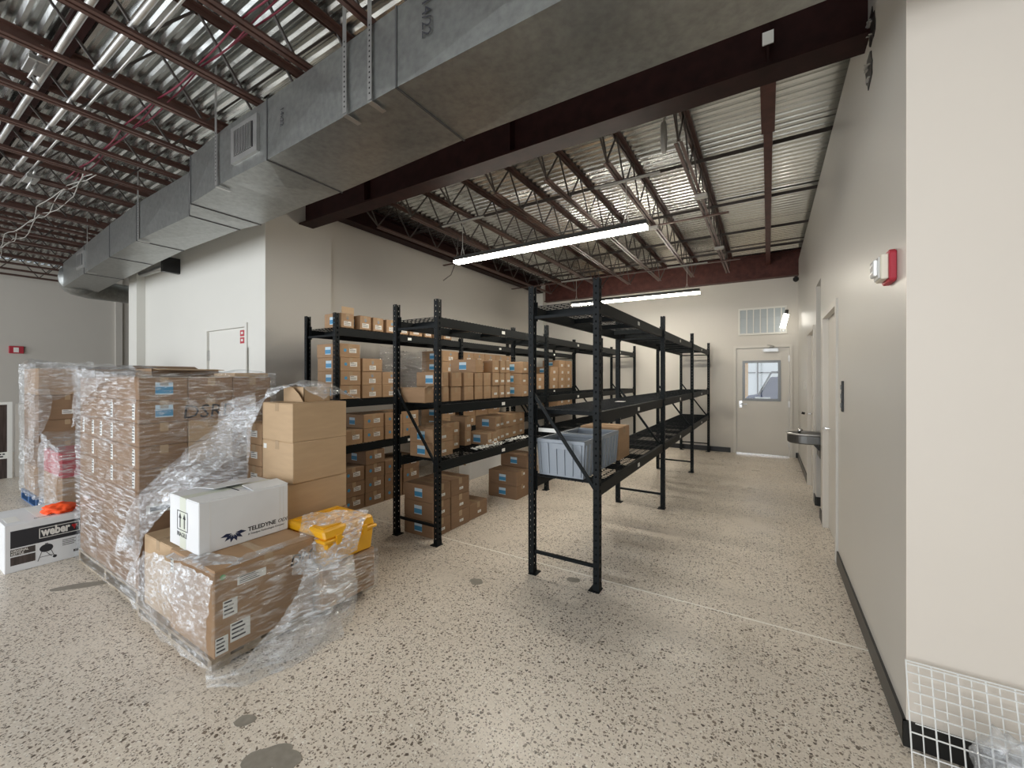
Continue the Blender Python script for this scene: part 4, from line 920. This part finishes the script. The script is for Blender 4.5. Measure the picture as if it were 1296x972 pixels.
tag(MB().tube([(RX-.01, 7.75, .98), (RX-.05, 7.75, .99)], .018, 8).build('wall_bumper', 'black'), 'small dark round bumper on the right wall near the back', 'bumper')
tag(MB().cbox((RX-.05, 9.3, 3.36), (.09, .09, .1)).build('security_camera', 'black', bevel=.03), 'small dark camera in the corner above the back door', 'camera')
# drinking fountain
df = thing('drinking_fountain', 'dark steel drinking fountain jutting from the alcove', 'drinking fountain', (RX+.42, 5.87, 0))
m = MB(); pts = [(0, -.17), (-.55, -.17)]+[(-.55-.17*math.sin(a*math.pi/10), -.17*math.cos(a*math.pi/10)) for a in range(1, 10)]+[(-.55, .17), (0, .17)]
m.prism(pts, 'z', .775, .88); m.build('basin', 'fount', df, bevel=.012)
m = MB(); m.prism([(p[0]*.96-.012, p[1]*.80) for p in pts], 'z', .879, .884); m.build('basin_bowl', 'black', df)
rim = MB(); rim.tube([(p[0], p[1], .883) for p in pts], .012, 6); rim.build('basin_rim', 'steel', df, smooth=True)
m = MB(); m.tube([(-.60, .0, .885), (-.60, 0, .915), (-.57, .0, .93)], .016, 8); m.build('bubbler', 'chrome', df, smooth=True)
m = MB(); m.bar((-.20, -.05, .89), (-.17, -.03, .925), .015, .008); m.build('push_lever', 'chrome', df)
B(-.42, 0, -.15, .15, .62, .775).build('housing', 'fount', df, bevel=.01)
B(-.36, 0, -.12, .12, .30, .62).build('chiller_case', 'steel', df, bevel=.008)
MB().bar((-.46, -.1, .775), (-.02, -.1, .27), .02, .03).build('support_arm', 'black', df); MB().bar((-.46, .1, .775), (-.02, .1, .27), .02, .03).build('support_arm', 'black', df)
# torn hole by the girder in the right wall: black plates paint its shade
tp = thing('wall_cutout', 'ragged dark hole in the right wall beside the girder end', 'hole', (RX, 3.06, 3.28))
for q, (y0, z0, hh_) in enumerate(((-.06, .11, .17), (-.0, -.09, .17))):
    pts = []
    for i in range(16):
        a = 2*math.pi*i/16; k = 1+.6*noise.noise(Vector((math.cos(a)*4+q*5, math.sin(a)*2, 1)))
        pts.append((y0+.085*k*math.cos(a)+.02*math.sin(a), z0+hh_/2+hh_/2*k*math.sin(a)))
    MB().prism(pts, 'x', -.004, .03).build('hole_shade', 'black', tp)
    for i in range(7):
        yy, z_ = y0+R.uniform(-.05, .05), z0+R.uniform(.02, hh_-.02); MB().bar((-.006, yy, z_), (-.012, yy+R.uniform(.02, .05), z_+R.uniform(-.02, .02)), .012, .006).build('torn_fibre', 'lead', tp)
# white wire grid leaning on the front wall, with crumpled film
wg = thing('wire_grid', 'white wire grid panel leaning against the off-white wall', 'wire panel', (RX+.01, RC-.14, .0))
def G(x, z, off=0): return (x, .10*(z/.375)+off, z)
for i in range(9):
    x = -.02+.075*i; MB().tube([G(x, .006), G(x, .375)], .0028, 6).build('wire', 'wire', wg)
for z in (.01, .065, .13, .20, .27, .335, .365, .375): MB().tube([G(-.02, z, -.005), G(.6, z, -.005)], .0028, 6).build('wire', 'wire', wg)
for i in range(8):
    x = .02+.075*i; MB().tube([(x, .02, .008), (x, .112, .36)], .0022, 6).build('back_wire', 'wire', wg)
for z in (.15, .22, .29): MB().tube([(0, .02+.261*z, z), (.58, .02+.261*z, z)], .0022, 6).build('back_wire', 'wire', wg)
crumple('crumpled_film', .70, 2.06, .0, .10, .085, .27, 'film_h', 'crumpled clear film heap at the foot of the wire grid', 'plastic film', 5)

# ================================================================ OUTSIDE the back door
struct(B(-8, 8, 10.25, 24, -.2, -.02).build('ground_outside', 'patio'), 'pale ground seen through the door pane')
ow = thing('outside_building', 'pale building wall with windows seen through the door pane', 'building', (0, 18, 0))
B(-6, 6, 0, .2, 0, 4).build('wall', 'outwall', ow)
for i in range(7): 
    f = MB(); x = -2.6+.75*i; f.box(x, x+.04, -.03, 0, .9, 2.6); f.box(x, x+.7, -.03, 0, 2.55, 2.6); f.box(x, x+.7, -.03, 0, 1.7, 1.73); f.build('window_bar', 'rod', ow)
lf_ = thing('timber_frame', 'orange pine timber frame seen through the door pane', 'timber', (0, 14, 0))
for x in (-1.55, -1.05, -.62): B(x, x+.12, 0, .1, -.02, 2.7).build('post', 'lumber', lf_)
for z in (2.25, 2.45): B(-2, 1.2, -.03, .1, z, z+.09).build('rail', 'lumber', lf_)
vh = thing('utility_vehicle', 'dark blue utility vehicle seen through the door pane', 'vehicle', (.15, 12.3, 0))
m = MB(); m.prism([(-.62, .25), (.7, .25), (.7, 1.55), (-.1, 1.55), (-.32, 1.12), (-.62, 1.05)], 'y', -.4, .4); m.build('body', 'vehicle', vh, bevel=.03)
B(-.42, -.1, -.42, -.40, .75, 1.05).build('panel', 'outwall', vh)
fr = MB(); fr.bar((-.35, -.4, 1.1), (-.08, -.4, 1.66), .04, .04); fr.bar((-.08, -.4, 1.66), (.7, -.4, 1.66), .04, .05); fr.build('roll_frame', 'black', vh)
for x in (-.35, .45): MB().tube([(x, -.44, .23), (x, -.25, .23)], .25, 16).build('wheel', 'black', vh)
